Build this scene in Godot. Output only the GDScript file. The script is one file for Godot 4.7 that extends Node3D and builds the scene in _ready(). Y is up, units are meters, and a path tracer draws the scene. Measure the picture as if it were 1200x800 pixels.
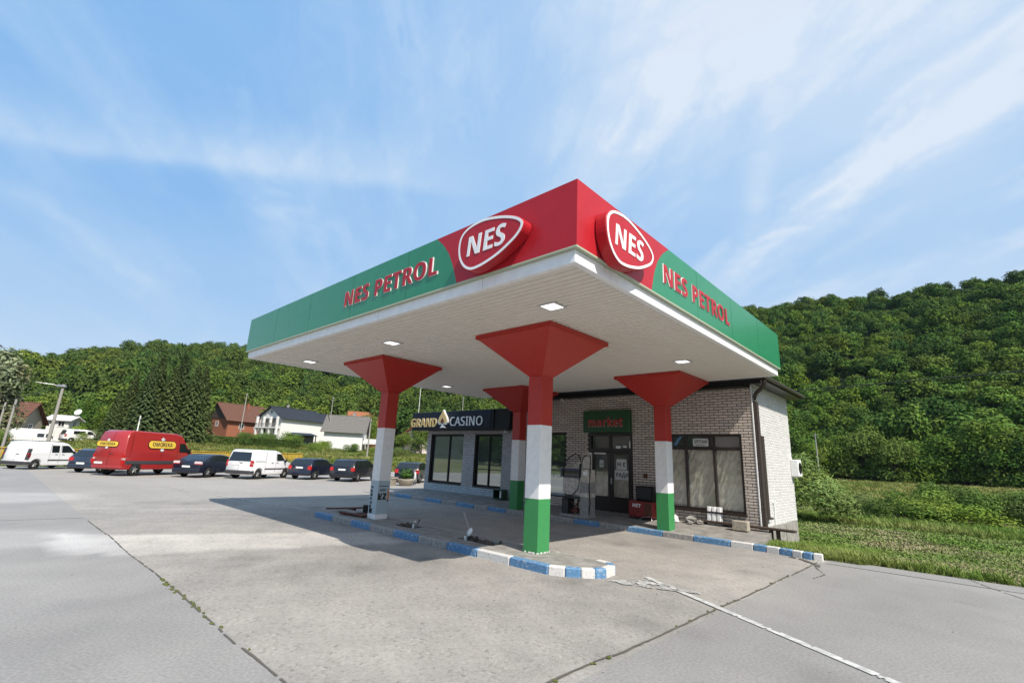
extends Node3D

# ---------------------------------------------------------------- helpers
var M := {}
var used := {}
var rng := RandomNumberGenerator.new()
var meshes := {}

class MB:
	var st := SurfaceTool.new()
	var xf := Transform3D.IDENTITY
	var col := Color.WHITE
	var sm := -1
	func _init():
		st.begin(Mesh.PRIMITIVE_TRIANGLES)
	func v(p: Vector3):
		st.set_color(col)
		st.set_smooth_group(sm)
		var q := xf * p
		st.set_uv(Vector2(q.x, q.z))
		st.add_vertex(q)
	func tri(a: Vector3, b: Vector3, c: Vector3):   # counter-clockwise seen from outside
		v(a); v(c); v(b)
	func quad(a: Vector3, b: Vector3, c: Vector3, d: Vector3):
		tri(a, b, c); tri(a, c, d)
	func face(pts: Array, c: Vector3):               # convex polygon turned away from c
		var mid := Vector3.ZERO
		for p in pts: mid += p
		mid /= pts.size()
		var n: Vector3 = (pts[1] - pts[0]).cross(pts[2] - pts[0])
		var flip: bool = n.dot(mid - c) < 0
		for i in range(1, pts.size() - 1):
			if flip: tri(pts[0], pts[i + 1], pts[i])
			else: tri(pts[0], pts[i], pts[i + 1])
	func box(c: Vector3, s: Vector3):
		frus(c, s, s)
	func frus(c: Vector3, s0: Vector3, s1: Vector3): # s0 = size at the bottom (y = height), s1 = size at the top
		var a := []
		for k in 2:
			var s := s0 if k == 0 else s1
			for q in [[-1, -1], [1, -1], [1, 1], [-1, 1]]:
				a.append(c + Vector3(q[0] * s.x / 2, (k - .5) * s0.y, q[1] * s.z / 2))
		for f in [[0, 1, 2, 3], [4, 5, 6, 7], [0, 1, 5, 4], [1, 2, 6, 5], [2, 3, 7, 6], [3, 0, 4, 7]]:
			face([a[f[0]], a[f[1]], a[f[2]], a[f[3]]], c)
	func cbox(c: Vector3, s: Vector3, h := .01):     # chamfered box
		var e := s / 2
		for ax in 3:
			var u := (ax + 1) % 3
			var w := (ax + 2) % 3
			for sg in [-1.0, 1.0]:
				var pts := []
				for q in [[-1, -1], [1, -1], [1, 1], [-1, 1]]:
					var p := Vector3.ZERO
					p[ax] = sg * e[ax]; p[u] = q[0] * (e[u] - h); p[w] = q[1] * (e[w] - h)
					pts.append(c + p)
				face(pts, c)
				for sg2 in [-1.0, 1.0]:
					var pe := []
					for q in [[-1, 0], [1, 0], [1, 1], [-1, 1]]:
						var p := Vector3.ZERO
						p[w] = q[0] * (e[w] - h)
						p[ax] = sg * (e[ax] - (h if q[1] == 1 else 0.0))
						p[u] = sg2 * (e[u] - (0.0 if q[1] == 1 else h))
						pe.append(c + p)
					face(pe, c)
		for x in [-1, 1]:
			for y in [-1, 1]:
				for z in [-1, 1]:
					var k := Vector3(x, y, z)
					face([c + k * Vector3(e.x, e.y - h, e.z - h), c + k * Vector3(e.x - h, e.y, e.z - h), c + k * Vector3(e.x - h, e.y - h, e.z)], c)
	func prism(poly: PackedVector2Array, z0: float, z1: float, h := 0.0):
		var pl := poly
		var ar := 0.0
		for i in pl.size():
			var a := pl[i]; var b := pl[(i + 1) % pl.size()]
			ar += a.x * b.y - b.x * a.y
		if ar < 0:
			pl = pl.duplicate(); pl.reverse()
		var inn := pl
		if h > 0: inn = MB.inset(pl, h)
		var t := Geometry2D.triangulate_polygon(inn)
		for i in range(0, t.size(), 3):
			var a := inn[t[i]]; var b := inn[t[i + 1]]; var c := inn[t[i + 2]]
			if (b - a).cross(c - a) < 0:
				var sw := b; b = c; c = sw
			tri(Vector3(a.x, a.y, z1), Vector3(b.x, b.y, z1), Vector3(c.x, c.y, z1))
			tri(Vector3(a.x, a.y, z0), Vector3(c.x, c.y, z0), Vector3(b.x, b.y, z0))
		for i in pl.size():
			var j := (i + 1) % pl.size()
			var a := pl[i]; var b := pl[j]
			quad(Vector3(a.x, a.y, z0 + h), Vector3(b.x, b.y, z0 + h), Vector3(b.x, b.y, z1 - h), Vector3(a.x, a.y, z1 - h))
			if h > 0:
				var c := inn[i]; var d := inn[j]
				quad(Vector3(a.x, a.y, z1 - h), Vector3(b.x, b.y, z1 - h), Vector3(d.x, d.y, z1), Vector3(c.x, c.y, z1))
				quad(Vector3(c.x, c.y, z0), Vector3(d.x, d.y, z0), Vector3(b.x, b.y, z0 + h), Vector3(a.x, a.y, z0 + h))
	static func inset(pl: PackedVector2Array, h: float) -> PackedVector2Array:
		var out := PackedVector2Array()
		var n := pl.size()
		for i in n:
			var d0 := (pl[i] - pl[(i + n - 1) % n]).normalized()
			var d1 := (pl[(i + 1) % n] - pl[i]).normalized()
			var m := Vector2(-d0.y - d1.y, d0.x + d1.x)
			m = m.normalized() if m.length() > .01 else Vector2(-d0.y, d0.x)
			var k := maxf(.5, m.dot(Vector2(-d0.y, d0.x)))
			out.append(pl[i] + m * h / k)
		return out
	func tube(pts: Array, r: float, n := 6, r1 := -1.0):
		if r1 < 0: r1 = r
		var old := sm
		sm = 5
		var rings := []
		for i in pts.size():
			var d: Vector3 = (pts[mini(i + 1, pts.size() - 1)] - pts[maxi(i - 1, 0)]).normalized()
			var u := d.cross(Vector3.UP if absf(d.y) < .9 else Vector3.RIGHT).normalized()
			var w := d.cross(u)
			var rr: float = lerpf(r, r1, float(i) / maxi(1, pts.size() - 1))
			var ring := []
			for k in n:
				var a := TAU * k / n
				ring.append(pts[i] + (u * cos(a) + w * sin(a)) * rr)
			rings.append(ring)
		for i in rings.size() - 1:
			for k in n:
				var k2 := (k + 1) % n
				var mid: Vector3 = (pts[i] + pts[i + 1]) / 2
				face([rings[i][k], rings[i][k2], rings[i + 1][k2], rings[i + 1][k]], mid)
		sm = -1
		face(rings[0], pts[1])
		face(rings[-1], pts[-2])
		sm = old
	func lathe(prof: Array, n := 16, smooth := true):   # Vector2(radius, height) from the bottom up, about y
		var old := sm
		if smooth: sm = 7
		for i in prof.size() - 1:
			for k in n:
				var a := TAU * k / n
				var b := TAU * (k + 1) / n
				var p: Vector2 = prof[i]
				var q: Vector2 = prof[i + 1]
				var A := Vector3(cos(a) * p.x, p.y, sin(a) * p.x)
				var B := Vector3(cos(b) * p.x, p.y, sin(b) * p.x)
				var C := Vector3(cos(b) * q.x, q.y, sin(b) * q.x)
				var D := Vector3(cos(a) * q.x, q.y, sin(a) * q.x)
				if p.x > .0005: tri(A, C, B)
				if q.x > .0005: tri(A, D, C)
		sm = old
	func rock(c: Vector3, s: Vector3, rg: RandomNumberGenerator):
		var old := sm
		sm = -1
		var rows := []
		for i in 4:
			var la := -PI / 2 + PI * (i + .5) / 4
			var row := []
			for k in 6:
				var a := TAU * k / 6 + i * .5
				row.append(c + Vector3(cos(a) * cos(la), sin(la), sin(a) * cos(la)) * s * .5 * rg.randf_range(.8, 1.2))
			rows.append(row)
		for i in 3:
			for k in 6:
				face([rows[i][k], rows[i][(k + 1) % 6], rows[i + 1][(k + 1) % 6]], c)
				face([rows[i][k], rows[i + 1][(k + 1) % 6], rows[i + 1][k]], c)
		face(rows[0], c); face(rows[3], c)
		sm = old
	func done() -> ArrayMesh:
		st.generate_normals()
		return st.commit()

func lin(r: float, g := -1.0, b := -1.0) -> Color:
	if g < 0: g = r; b = r
	return Color(r, g, b).linear_to_srgb()

func numbered(n: String) -> String:
	if not used.has(n):
		used[n] = 0
		return n
	used[n] += 1
	return "%s_%03d" % [n, used[n]]

func mi(called: String, mesh: Mesh, m: Material, parent: Node = self) -> MeshInstance3D:
	var o := MeshInstance3D.new()
	o.mesh = mesh
	if m: o.material_override = m
	if parent == self: o.name = numbered(called)
	else:
		var key := str(parent.get_instance_id()) + called
		o.name = numbered_in(key, called)
	parent.add_child(o, true)
	return o

func numbered_in(key: String, called: String) -> String:
	if not used.has(key):
		used[key] = 0
		return called
	used[key] += 1
	return "%s_%03d" % [called, used[key]]

func put(called: String, b: MB, m: Material, parent: Node = self) -> MeshInstance3D:
	return mi(called, b.done(), m, parent)

func tag(o: Node, label: String, category := "", group := "", kind := "") -> Node:
	if label: o.set_meta("label", label)
	if category: o.set_meta("category", category)
	if group: o.set_meta("group", group)
	if kind: o.set_meta("kind", kind)
	return o

func thing(called: String, label: String, category: String, at := Vector3.ZERO, turn := 0.0, group := "") -> Node3D:
	var o := Node3D.new()
	o.name = numbered(called)
	add_child(o, true)
	o.position = at
	o.rotation.y = turn
	tag(o, label, category, group)
	return o

func part(called: String, parent: Node) -> Node3D:
	var o := Node3D.new()
	o.name = numbered_in(str(parent.get_instance_id()) + called, called)
	parent.add_child(o, true)
	return o

func copy(o: Node3D, label: String, at: Vector3, turn: float) -> Node3D:
	var c: Node3D = o.duplicate()
	var base := String(o.name)
	var re := RegEx.new()
	re.compile("_\\d{3}$")
	c.name = numbered(re.sub(base, ""))
	add_child(c, true)
	c.position = at
	c.rotation.y = turn
	c.set_meta("label", label)
	return c

func words(called: String, t: String, size: float, depth: float, m: Material, parent: Node, xf: Transform3D, bold := true, serif := false, wide := 0.0) -> MeshInstance3D:
	var f := SystemFont.new()
	f.font_names = PackedStringArray(["Droid Serif" if serif else "Droid Sans"])
	f.font_weight = 700 if bold else 400
	var tm := TextMesh.new()
	tm.text = t
	tm.font = f
	tm.font_size = 64
	tm.pixel_size = size / 64.0
	tm.depth = depth
	tm.curve_step = 1.5
	tm.horizontal_alignment = HORIZONTAL_ALIGNMENT_CENTER
	tm.vertical_alignment = VERTICAL_ALIGNMENT_CENTER
	if wide > 0:
		var w: float = tm.get_aabb().size.x
		if w > 0: xf.basis = xf.basis * Basis.from_scale(Vector3(wide / w, 1, 1))
	var o := mi(called, tm, m, parent)
	o.transform = xf
	return o

# ---------------------------------------------------------------- textures and materials
func noise_tex(sd: int, size: int, freq: float, oct: int, lo: float, hi: float, warp := 0.0) -> NoiseTexture2D:
	var n := FastNoiseLite.new()
	n.seed = sd
	n.noise_type = FastNoiseLite.TYPE_SIMPLEX_SMOOTH
	n.frequency = freq
	n.fractal_octaves = oct
	n.fractal_gain = .6
	if warp > 0:
		n.domain_warp_enabled = true
		n.domain_warp_amplitude = warp
		n.domain_warp_frequency = freq * .7
	var t := NoiseTexture2D.new()
	t.width = size; t.height = size
	t.seamless = true
	t.noise = n
	var g := Gradient.new()
	g.set_color(0, Color(lo, lo, lo)); g.set_color(1, Color(hi, hi, hi))
	t.color_ramp = g
	return t

func speck_tex(sd: int, size: int) -> NoiseTexture2D:      # stones of different tone in a paste
	var n := FastNoiseLite.new()
	n.seed = sd
	n.noise_type = FastNoiseLite.TYPE_CELLULAR
	n.cellular_return_type = FastNoiseLite.RETURN_CELL_VALUE
	n.frequency = .055
	var t := NoiseTexture2D.new()
	t.width = size; t.height = size
	t.seamless = true
	t.noise = n
	var g := Gradient.new()
	g.offsets = PackedFloat32Array([0, .12, .3, .75, .92, 1])
	g.colors = PackedColorArray([Color(.62, .6, .58), Color(.78, .77, .75), Color(.88, .87, .85), Color(.92, .91, .9), Color(1, 1, .98), Color(1, 1, 1)])
	t.color_ramp = g
	return t

func chip_tex(sd: int, paint: Color, under: Color) -> NoiseTexture2D:      # paint chipped down to the stone
	var t := noise_tex(sd, 512, .016, 6, 0, 1, 12)
	var g := Gradient.new()
	g.offsets = PackedFloat32Array([0, .45, .72, .76, 1])
	g.colors = PackedColorArray([paint.darkened(.12), paint, paint.lightened(.08), under, under.darkened(.1)])
	t.color_ramp = g
	return t

func nrm_tex(sd: int, size: int, freq: float, oct: int, bump: float) -> NoiseTexture2D:
	var t := noise_tex(sd, size, freq, oct, 0, 1)
	t.color_ramp = null
	t.as_normal_map = true
	t.bump_strength = bump
	return t

func mat(key: String, c: Color, rough := .7, metal := 0.0) -> StandardMaterial3D:
	var m := StandardMaterial3D.new()
	m.albedo_color = c
	m.roughness = rough
	m.metallic = metal
	M[key] = m
	return m

func tri_tex(m: StandardMaterial3D, t: Texture2D, per: float, nt: Texture2D = null, ns := 1.0, world := true):
	m.albedo_texture = t
	m.uv1_triplanar = true
	m.uv1_world_triplanar = world
	m.uv1_scale = Vector3.ONE / per
	if nt:
		m.normal_enabled = true
		m.normal_texture = nt
		m.normal_scale = ns

func glass(key: String, c: Color, alpha: float) -> StandardMaterial3D:
	var m := mat(key, Color(c.r, c.g, c.b, alpha), .02)
	m.transparency = BaseMaterial3D.TRANSPARENCY_ALPHA
	m.metallic_specular = .6
	return m

func materials():
	var fine := noise_tex(3, 512, .03, 4, .8, 1.0)
	var blotch := noise_tex(5, 512, .008, 5, .72, 1.0, 30)
	var grit := speck_tex(9, 512)
	var bumps := nrm_tex(11, 512, .05, 4, 5)
	var streak := noise_tex(15, 512, .012, 5, .94, 1.0, 20)
	var m := mat("lot", Color.WHITE, .92)
	m.vertex_color_use_as_albedo = true
	tri_tex(m, grit, 1.1, bumps, .6)
	m = mat("slab", Color.WHITE, .88)
	m.vertex_color_use_as_albedo = true
	tri_tex(m, noise_tex(21, 1024, .05, 6, .80, 1.0, 8), 2.3, bumps, .12)
	m = mat("crack", lin(.11, .10, .085), 1.0)
	m = mat("moss", lin(.10, .12, .03), 1.0)
	m = mat("paint_line", lin(.66, .66, .64), .7)
	tri_tex(m, blotch, .8)
	m = mat("kerb_blue", lin(.10, .235, .42), .65)
	tri_tex(m, blotch, .7, bumps, .35)
	m.albedo_color = Color.WHITE
	m.albedo_texture = chip_tex(61, lin(.10, .235, .42), lin(.46, .47, .46))
	m = mat("kerb_white", lin(.62, .61, .58), .75)
	tri_tex(m, blotch, .6, bumps, .4)
	m.albedo_color = Color.WHITE
	m.albedo_texture = chip_tex(62, lin(.64, .63, .61), lin(.34, .32, .30))
	m = mat("kerb_worn", lin(.44, .42, .40), .85)
	tri_tex(m, blotch, .5, bumps, .5)
	m = mat("concrete", lin(.36, .345, .32), .9)
	tri_tex(m, blotch, 1.7, bumps, .4)
	m = mat("foundation", lin(.42, .40, .37), .9)
	tri_tex(m, blotch, 1.1, bumps, .5)
	m = mat("walk", lin(.33, .31, .285), .9)
	tri_tex(m, blotch, 2.2, bumps, .4)
	m = mat("soil", lin(.045, .035, .028), 1.0)
	m = mat("rubble", lin(.12, .10, .085), 1.0)
	tri_tex(m, fine, .3)
	m = mat("red", lin(.47, .02, .03), .35)
	tri_tex(m, streak, 2.0)
	m.metallic_specular = .35
	m = mat("green", lin(.022, .235, .105), .3)
	tri_tex(m, streak, 2.0)
	m.clearcoat_enabled = true; m.clearcoat = .15; m.clearcoat_roughness = .12
	m = mat("col_red", lin(.46, .028, .018), .42)
	tri_tex(m, streak, 1.3)
	m = mat("col_white", lin(.88, .88, .88), .5)
	tri_tex(m, streak, 1.1)
	m = mat("col_green", lin(.045, .27, .085), .45)
	tri_tex(m, streak, 1.2)
	m = mat("white", lin(.88, .88, .88), .45)
	tri_tex(m, streak, 1.5)
	m = mat("white_clean", lin(.85), .35)
	m = mat("trim_edge", lin(.42, .46, .34), .5)
	m = mat("soffit_gap", lin(.10, .085, .065), .9)
	m = mat("soffit", lin(.82, .765, .69), .5)
	tri_tex(m, streak, 1.9)
	m = mat("fixture_frame", lin(.5), .4)
	m = mat("lamp_glow", lin(.9), .4)
	m.emission_enabled = true; m.emission = Color(1, 1, 1); m.emission_energy_multiplier = 1.15
	m = mat("steel", lin(.45), .35, .9)
	m = mat("roof_tar", lin(.12), .9)
	m = mat("mortar", lin(.11, .095, .085), .95)
	tri_tex(m, fine, .4)
	m = mat("mortar_white", lin(.70, .695, .69), .9)
	m = mat("brick", Color.WHITE, .85)
	m.vertex_color_use_as_albedo = true
	tri_tex(m, fine, .35, bumps, .5)
	m = mat("brown", lin(.035, .022, .018), .4)
	tri_tex(m, fine, .6)
	m = mat("brown_pipe", lin(.055, .042, .038), .35)
	m = mat("roof_sheet", lin(.07, .06, .06), .5)
	tri_tex(m, blotch, 1.2)
	m = mat("black", lin(.010), .45)
	m.metallic_specular = .3
	m = mat("navy", lin(.008, .013, .026), .35)
	m.metallic_specular = .3
	m = mat("gold", lin(.72, .52, .22), .3, .45)
	m = mat("silver", lin(.8), .3, .3)
	m = mat("sign_green", lin(.012, .075, .022), .35)
	m = mat("sign_red", lin(.42, .035, .03), .4)
	glass("glass", Color(.8, .85, .85), .05)
	m = mat("dark_glass", lin(.34, .37, .37), .025, .85)
	m.metallic_specular = 1.0
	m.clearcoat_enabled = true; m.clearcoat = 1.0; m.clearcoat_roughness = .02
	m = mat("car_glass", lin(.012, .015, .018), .06)
	m.metallic_specular = .8
	m = mat("film", lin(.78, .70, .55), .4)
	tri_tex(m, blotch, 1.3, nrm_tex(31, 512, .012, 5, 9), .7)
	m = mat("paper", lin(.8, .8, .78), .8)
	m = mat("ink", lin(.03), .7)
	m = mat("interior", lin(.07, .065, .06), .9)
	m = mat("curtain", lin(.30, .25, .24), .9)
	m = mat("poster", lin(.50, .62, .70), .4)
	tri_tex(m, fine, .4)
	m = mat("orange", lin(.6, .2, .06), .5)
	m = mat("pump_gray", lin(.40, .39, .38), .5)
	tri_tex(m, blotch, .8)
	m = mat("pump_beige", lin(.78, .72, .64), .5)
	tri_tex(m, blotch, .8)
	m = mat("pump_blue", lin(.045, .055, .10), .3)
	m = mat("pump_dark", lin(.03), .6)
	m = mat("rubber", lin(.012), .7)
	m = mat("box_red", lin(.30, .022, .018), .4)
	tri_tex(m, blotch, .5)
	m = mat("rust", lin(.16, .055, .035), .8)
	tri_tex(m, blotch, .4)
	m = mat("stone_beige", lin(.52, .46, .37), .9)
	tri_tex(m, blotch, .4, bumps, .5)
	m = mat("plastic_white", lin(.82), .4)
	m = mat("crate_green", lin(.02, .06, .025), .5)
	# vehicles
	for k in [["paint_white", lin(.80, .80, .81)], ["paint_red", lin(.34, .022, .022)], ["paint_navy", lin(.007, .009, .022)], ["paint_blue_gray", lin(.022, .03, .052)], ["paint_black", lin(.006, .0065, .011)], ["paint_ink", lin(.007, .010, .026)]]:
		m = mat(k[0], k[1], .3)
		m.clearcoat_enabled = true; m.clearcoat = .6; m.clearcoat_roughness = .04
	m = mat("bumper", lin(.045, .045, .05), .6)
	m = mat("tyre", lin(.016), .85)
	m = mat("rim", lin(.38), .35, .6)
	m = mat("tail_light", lin(.42, .015, .012), .15)
	m = mat("tail_clear", lin(.62, .5, .5), .15)
	m = mat("plate", lin(.8, .8, .78), .4)
	m = mat("yellow", lin(.72, .48, .05), .5)
	m = mat("yellow_paint", lin(.62, .42, .06), .6)
	tri_tex(m, blotch, 1.0)
	# houses, poles
	m = mat("plaster_white", lin(.78, .77, .76), .85)
	tri_tex(m, streak, 2.0)
	m = mat("plaster_pink", lin(.72, .60, .56), .85)
	m = mat("house_brick", lin(.36, .13, .07), .9)
	tri_tex(m, fine, 1.0)
	m = mat("tile_brown", lin(.17, .075, .048), .85)
	tri_tex(m, blotch, 2.0)
	m = mat("tile_orange", lin(.42, .16, .075), .85)
	tri_tex(m, blotch, 2.0)
	m = mat("tile_dark", lin(.030, .034, .045), .5)
	tri_tex(m, blotch, 2.0)
	m = mat("tile_gray", lin(.25, .235, .215), .9)
	tri_tex(m, noise_tex(41, 512, .02, 5, .6, 1.0, 20), 2.5)
	m = mat("wood_dark", lin(.06, .04, .03), .8)
	m = mat("pole_concrete", lin(.40, .38, .35), .9)
	tri_tex(m, fine, .8)
	m = mat("wire", lin(.02), .6)
	# plants
	m = mat("leaf", Color.WHITE, .8)
	m.metallic_specular = .25
	m.vertex_color_use_as_albedo = true
	m.backlight_enabled = true; m.backlight = Color(.35, .38, .15)
	m.cull_mode = BaseMaterial3D.CULL_DISABLED
	m = mat("grass", Color.WHITE, .8)
	m.metallic_specular = .25
	m.vertex_color_use_as_albedo = true
	m.backlight_enabled = true; m.backlight = Color(.3, .33, .12)
	m.cull_mode = BaseMaterial3D.CULL_DISABLED
	m = mat("bark", lin(.10, .08, .06), .95)
	tri_tex(m, fine, .5)
	m = mat("earth", Color.WHITE, .95)
	m.vertex_color_use_as_albedo = true
	tri_tex(m, noise_tex(51, 1024, .02, 6, .55, 1.0, 15), 6.0, bumps, .6)

# ---------------------------------------------------------------- terrain
func pl(t: float, a: Array) -> float:        # piecewise linear: [[t, v], ...]
	if t <= a[0][0]: return a[0][1]
	for i in a.size() - 1:
		if t <= a[i + 1][0]:
			return lerpf(a[i][1], a[i + 1][1], (t - a[i][0]) / (a[i + 1][0] - a[i][0]))
	return a[-1][1]

const FOOT := [[-20, 190.0], [0, 170.0], [16, 165.0], [40, 150.0], [62, 116.0], [110, 112.0], [150, 160.0]]
const RIDGE := [[-25, 390.0], [0, 385.0], [16, 375.0], [40, 330.0], [72, 285.0], [97, 285.0], [130, 320.0]]
const TOP := [[-60, 6.0], [-25, 26.0], [-4, 33.0], [1, 38.0], [7, 50.0], [16, 60.0], [40, 72.0], [72, 82.0], [84, 84.0], [97, 79.0], [130, 70.0], [170, 15.0]]
var hump := FastNoiseLite.new()

func terr(x: float, z: float) -> float:
	var th := rad_to_deg(atan2(-z, -x))
	if th < -90: th += 360
	var r := Vector2(x, z).length()
	var left := pl(-x, [[44, -.06], [49, .15], [140, 4.7], [170, 7.0]]) * lerpf(.3, 1.0, smoothstep(-1.0, 7.0, th))
	var right := pl(-z, [[9.3, -.08], [12, -.3], [16, -.5], [32, -.55], [60, -.2], [112, .75]])
	var base := lerpf(left, right, smoothstep(34, 58, th)) if th > -90 and th < 150 else -.1
	if th >= 100: base = lerpf(base, -.3, smoothstep(100, 140, th))
	if th < -20: base = lerpf(base, 0.0, smoothstep(-20, -60, th))
	var f := pl(th, FOOT)
	var rr := pl(th, RIDGE)
	var h := pl(th, TOP)
	var t := clampf((r - f) / (rr - f), 0, 1)
	var hill := (h - base) * (.55 * t + .45 * smoothstep(0, 1, t))
	if r > rr: hill = (h - base) * (1 - .5 * clampf((r - rr) / 250, 0, 1))
	if r > f: hill += hump.get_noise_2d(x, z) * 5.0 * clampf((r - f) / 40, 0, 1)
	# the paved lot stays flat under its slab
	var d1 := maxf(maxf(-44 - x, x - 46), maxf(-9.15 - z, z - 42))
	var d2 := maxf(maxf(-44 - x, x + 17.3), maxf(-34 - z, z - 42))
	var d := minf(d1, d2)
	if d < .3: return -.06
	return lerpf(-.06, base, smoothstep(.3, 3.0, d)) + hill

func ground():
	var b := MB.new()
	b.sm = 0
	var radii := []
	var r := .0
	while r < 2600:
		radii.append(r)
		r += 1.0 if r < 60 else (3.0 if r < 150 else (9.0 if r < 420 else 220.0))
	var n := 200
	var tint := FastNoiseLite.new()
	tint.seed = 8; tint.frequency = .05; tint.fractal_octaves = 4
	var pts := []
	var cols := []
	for rad in radii:
		var row := []
		var crow := []
		for k in n:
			var a := TAU * k / n
			var x: float = -cos(a) * rad
			var z: float = -sin(a) * rad
			row.append(Vector3(x, terr(x, z), z))
			var t := tint.get_noise_2d(x, z)
			var c := Color(.17, .22, .06).lerp(Color(.32, .29, .14), clampf(.5 + t * 1.3, 0, 1))
			if rad > 165: c = Color(.03, .05, .015)
			crow.append(c)
		pts.append(row); cols.append(crow)
	for i in radii.size() - 1:
		for k in n:
			var k2 := (k + 1) % n
			b.col = cols[i][k]
			if i > 0: b.tri(pts[i][k], pts[i][k2], pts[i + 1][k2])
			b.tri(pts[i][k], pts[i + 1][k2], pts[i + 1][k])
	tag(put("ground", b, M.earth), "grassy valley floor rising into wooded hills", "ground", "", "structure")

# ---------------------------------------------------------------- paved lot
var stain := FastNoiseLite.new()
# paler concrete repairs and browner worn areas: corners, tone, softness of the edge
const ZONES := [[[-11.0, 3.6, -10.1, 2.57, -7.85, -2.25, -6.1, -2.25, -7.55, 2.55, -8.1, 3.6], 1.5, .14], [[-12.4, 4.9, -11.0, 2.9, -8.5, 2.9, -9.6, 5.2], 1.30, .45], [[-22.5, 5.4, -20.6, 1.9, -18.6, 2.2, -17.0, 5.4], 1.34, .5], [[-6.0, -1.9, -3.2, -2.0, -2.4, -.4, -5.0, .6], .90, .9], [[-3.6, 1.2, -1.2, -1.2, .2, 1.0, -1.2, 2.4], .95, .8], [[-14, -2.2, -9, -2.4, -9.5, -.6, -14, -.9], .93, .8], [[-30, -6, -20, -7, -20, -3, -30, -2], 1.07, 1.5], [[1.6, -7.6, 3.6, -7.4, 3.2, -3.0, 1.7, -3.2], .92, .9], [[-13, 5.5, -6, 4.0, -4.2, 5.0, -9, 8], 1.06, .9], [[-4.5, 3.0, -2.8, 2.9, -2.0, 4.2, -3.6, 4.4], .93, .7]]
var spills := []
func zone(p: Vector2) -> float:
	var k := 1.0
	var q := p + Vector2(stain.get_noise_2d(p.x * 4, p.y * 4), stain.get_noise_2d(p.x * 4 + 40, p.y * 4)) * .28
	for z in ZONES:
		var a: Array = z[0]
		var n := a.size() / 2
		var inside := false
		var dist := 99.0
		for i in n:
			var j := (i + 1) % n
			var u := Vector2(a[i * 2], a[i * 2 + 1])
			var w := Vector2(a[j * 2], a[j * 2 + 1])
			dist = minf(dist, q.distance_to(Geometry2D.get_closest_point_to_segment(q, u, w)))
			if (u.y > q.y) != (w.y > q.y) and q.x < (w.x - u.x) * (q.y - u.y) / (w.y - u.y) + u.x: inside = not inside
		k *= lerpf(1.0, z[1], smoothstep(-z[2], z[2], dist if inside else -dist))
	for z in spills:
		var dd := q.distance_to(Vector2(z.x, z.y))
		if dd < z.z: k *= lerpf(.80, 1.0, smoothstep(.2, 1.0, dd / z.z))
	return k

func patch(b: MB, a: Vector2, e: Vector2, c: Vector2, d: Vector2, nu: int, nv: int, y: float, base: Color, amp := .16):
	var P := func(i, j):
		var p: Vector2 = a.lerp(e, float(i) / nu).lerp(d.lerp(c, float(i) / nu), float(j) / nv)
		return p
	var put_v := func(p: Vector2):
		var t: float = stain.get_noise_2d(p.x, p.y) * .6 + stain.get_noise_2d(p.x * 5 + 90, p.y * 5) * .4
		var zk: float = zone(p) if p.x > -32 and p.x < 5 and p.y < 9 and p.y > -9 else 1.0
		b.col = Color(base.r * zk * (1 + amp * t * 1.05), base.g * zk * (1 + amp * t), base.b * zk * (1 + amp * t * .92))
		b.v(Vector3(p.x, y, p.y))
	for i in nu:
		for j in nv:
			var q := [P.call(i, j), P.call(i + 1, j), P.call(i + 1, j + 1), P.call(i, j + 1)]
			var flip: bool = (q[1] - q[0]).cross(q[2] - q[0]) < 0
			for t in [[0, 1, 2], [0, 2, 3]]:
				var o: Array = [t[0], t[2], t[1]] if flip else t
				for k in o: put_v.call(q[k])

func ribbon(b: MB, pts: Array, w0: float, w1: float, y: float, gap := 0.0, jit := .4):   # an irregular strip along pts
	for i in pts.size() - 1:
		var a: Vector2 = pts[i]
		var c: Vector2 = pts[i + 1]
		var L := a.distance_to(c)
		var n := maxi(1, int(L / .07))
		var d := (c - a) / L
		var s := Vector2(-d.y, d.x)
		var pw := rng.randf_range(w0, w1)
		var po := 0.0
		for k in n:
			var w := lerpf(pw, rng.randf_range(w0, w1), .5)
			var o := po + rng.randf_range(-1, 1) * w0 * jit
			if rng.randf() >= gap:
				var p := a + d * L * k / n + s * po
				var q := a + d * L * (k + 1) / n + s * o
				b.quad(Vector3(p.x - s.x * pw / 2, y, p.y - s.y * pw / 2), Vector3(q.x - s.x * w / 2, y, q.y - s.y * w / 2), Vector3(q.x + s.x * w / 2, y, q.y + s.y * w / 2), Vector3(p.x + s.x * pw / 2, y, p.y + s.y * pw / 2))
			pw = w; po = clampf(o, -w1, w1)

func worn(b: MB, a: Vector2, c: Vector2, w: float, y: float, loss: float, cell := .035):   # a painted line worn off in flakes
	var L := a.distance_to(c)
	var d := (c - a) / L
	var s := Vector2(-d.y, d.x)
	var nu := int(L / cell)
	var nv := maxi(2, int(w / cell))
	for i in nu:
		for j in nv:
			var p := a + d * (i * L / nu) + s * (j * w / nv - w / 2)
			var t := stain.get_noise_2d(p.x * 9, p.y * 9) * .5 + .5
			var edge := .25 if j == 0 or j == nv - 1 else 0.0
			if t < loss + edge * loss * 1.6 + rng.randf_range(-.08, .08): continue
			var q := p + d * (L / nu)
			var e := s * (w / nv)
			b.quad(Vector3(p.x, y, p.y), Vector3(p.x + e.x, y, p.y + e.y), Vector3(q.x + e.x, y, q.y + e.y), Vector3(q.x, y, q.y))

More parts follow.
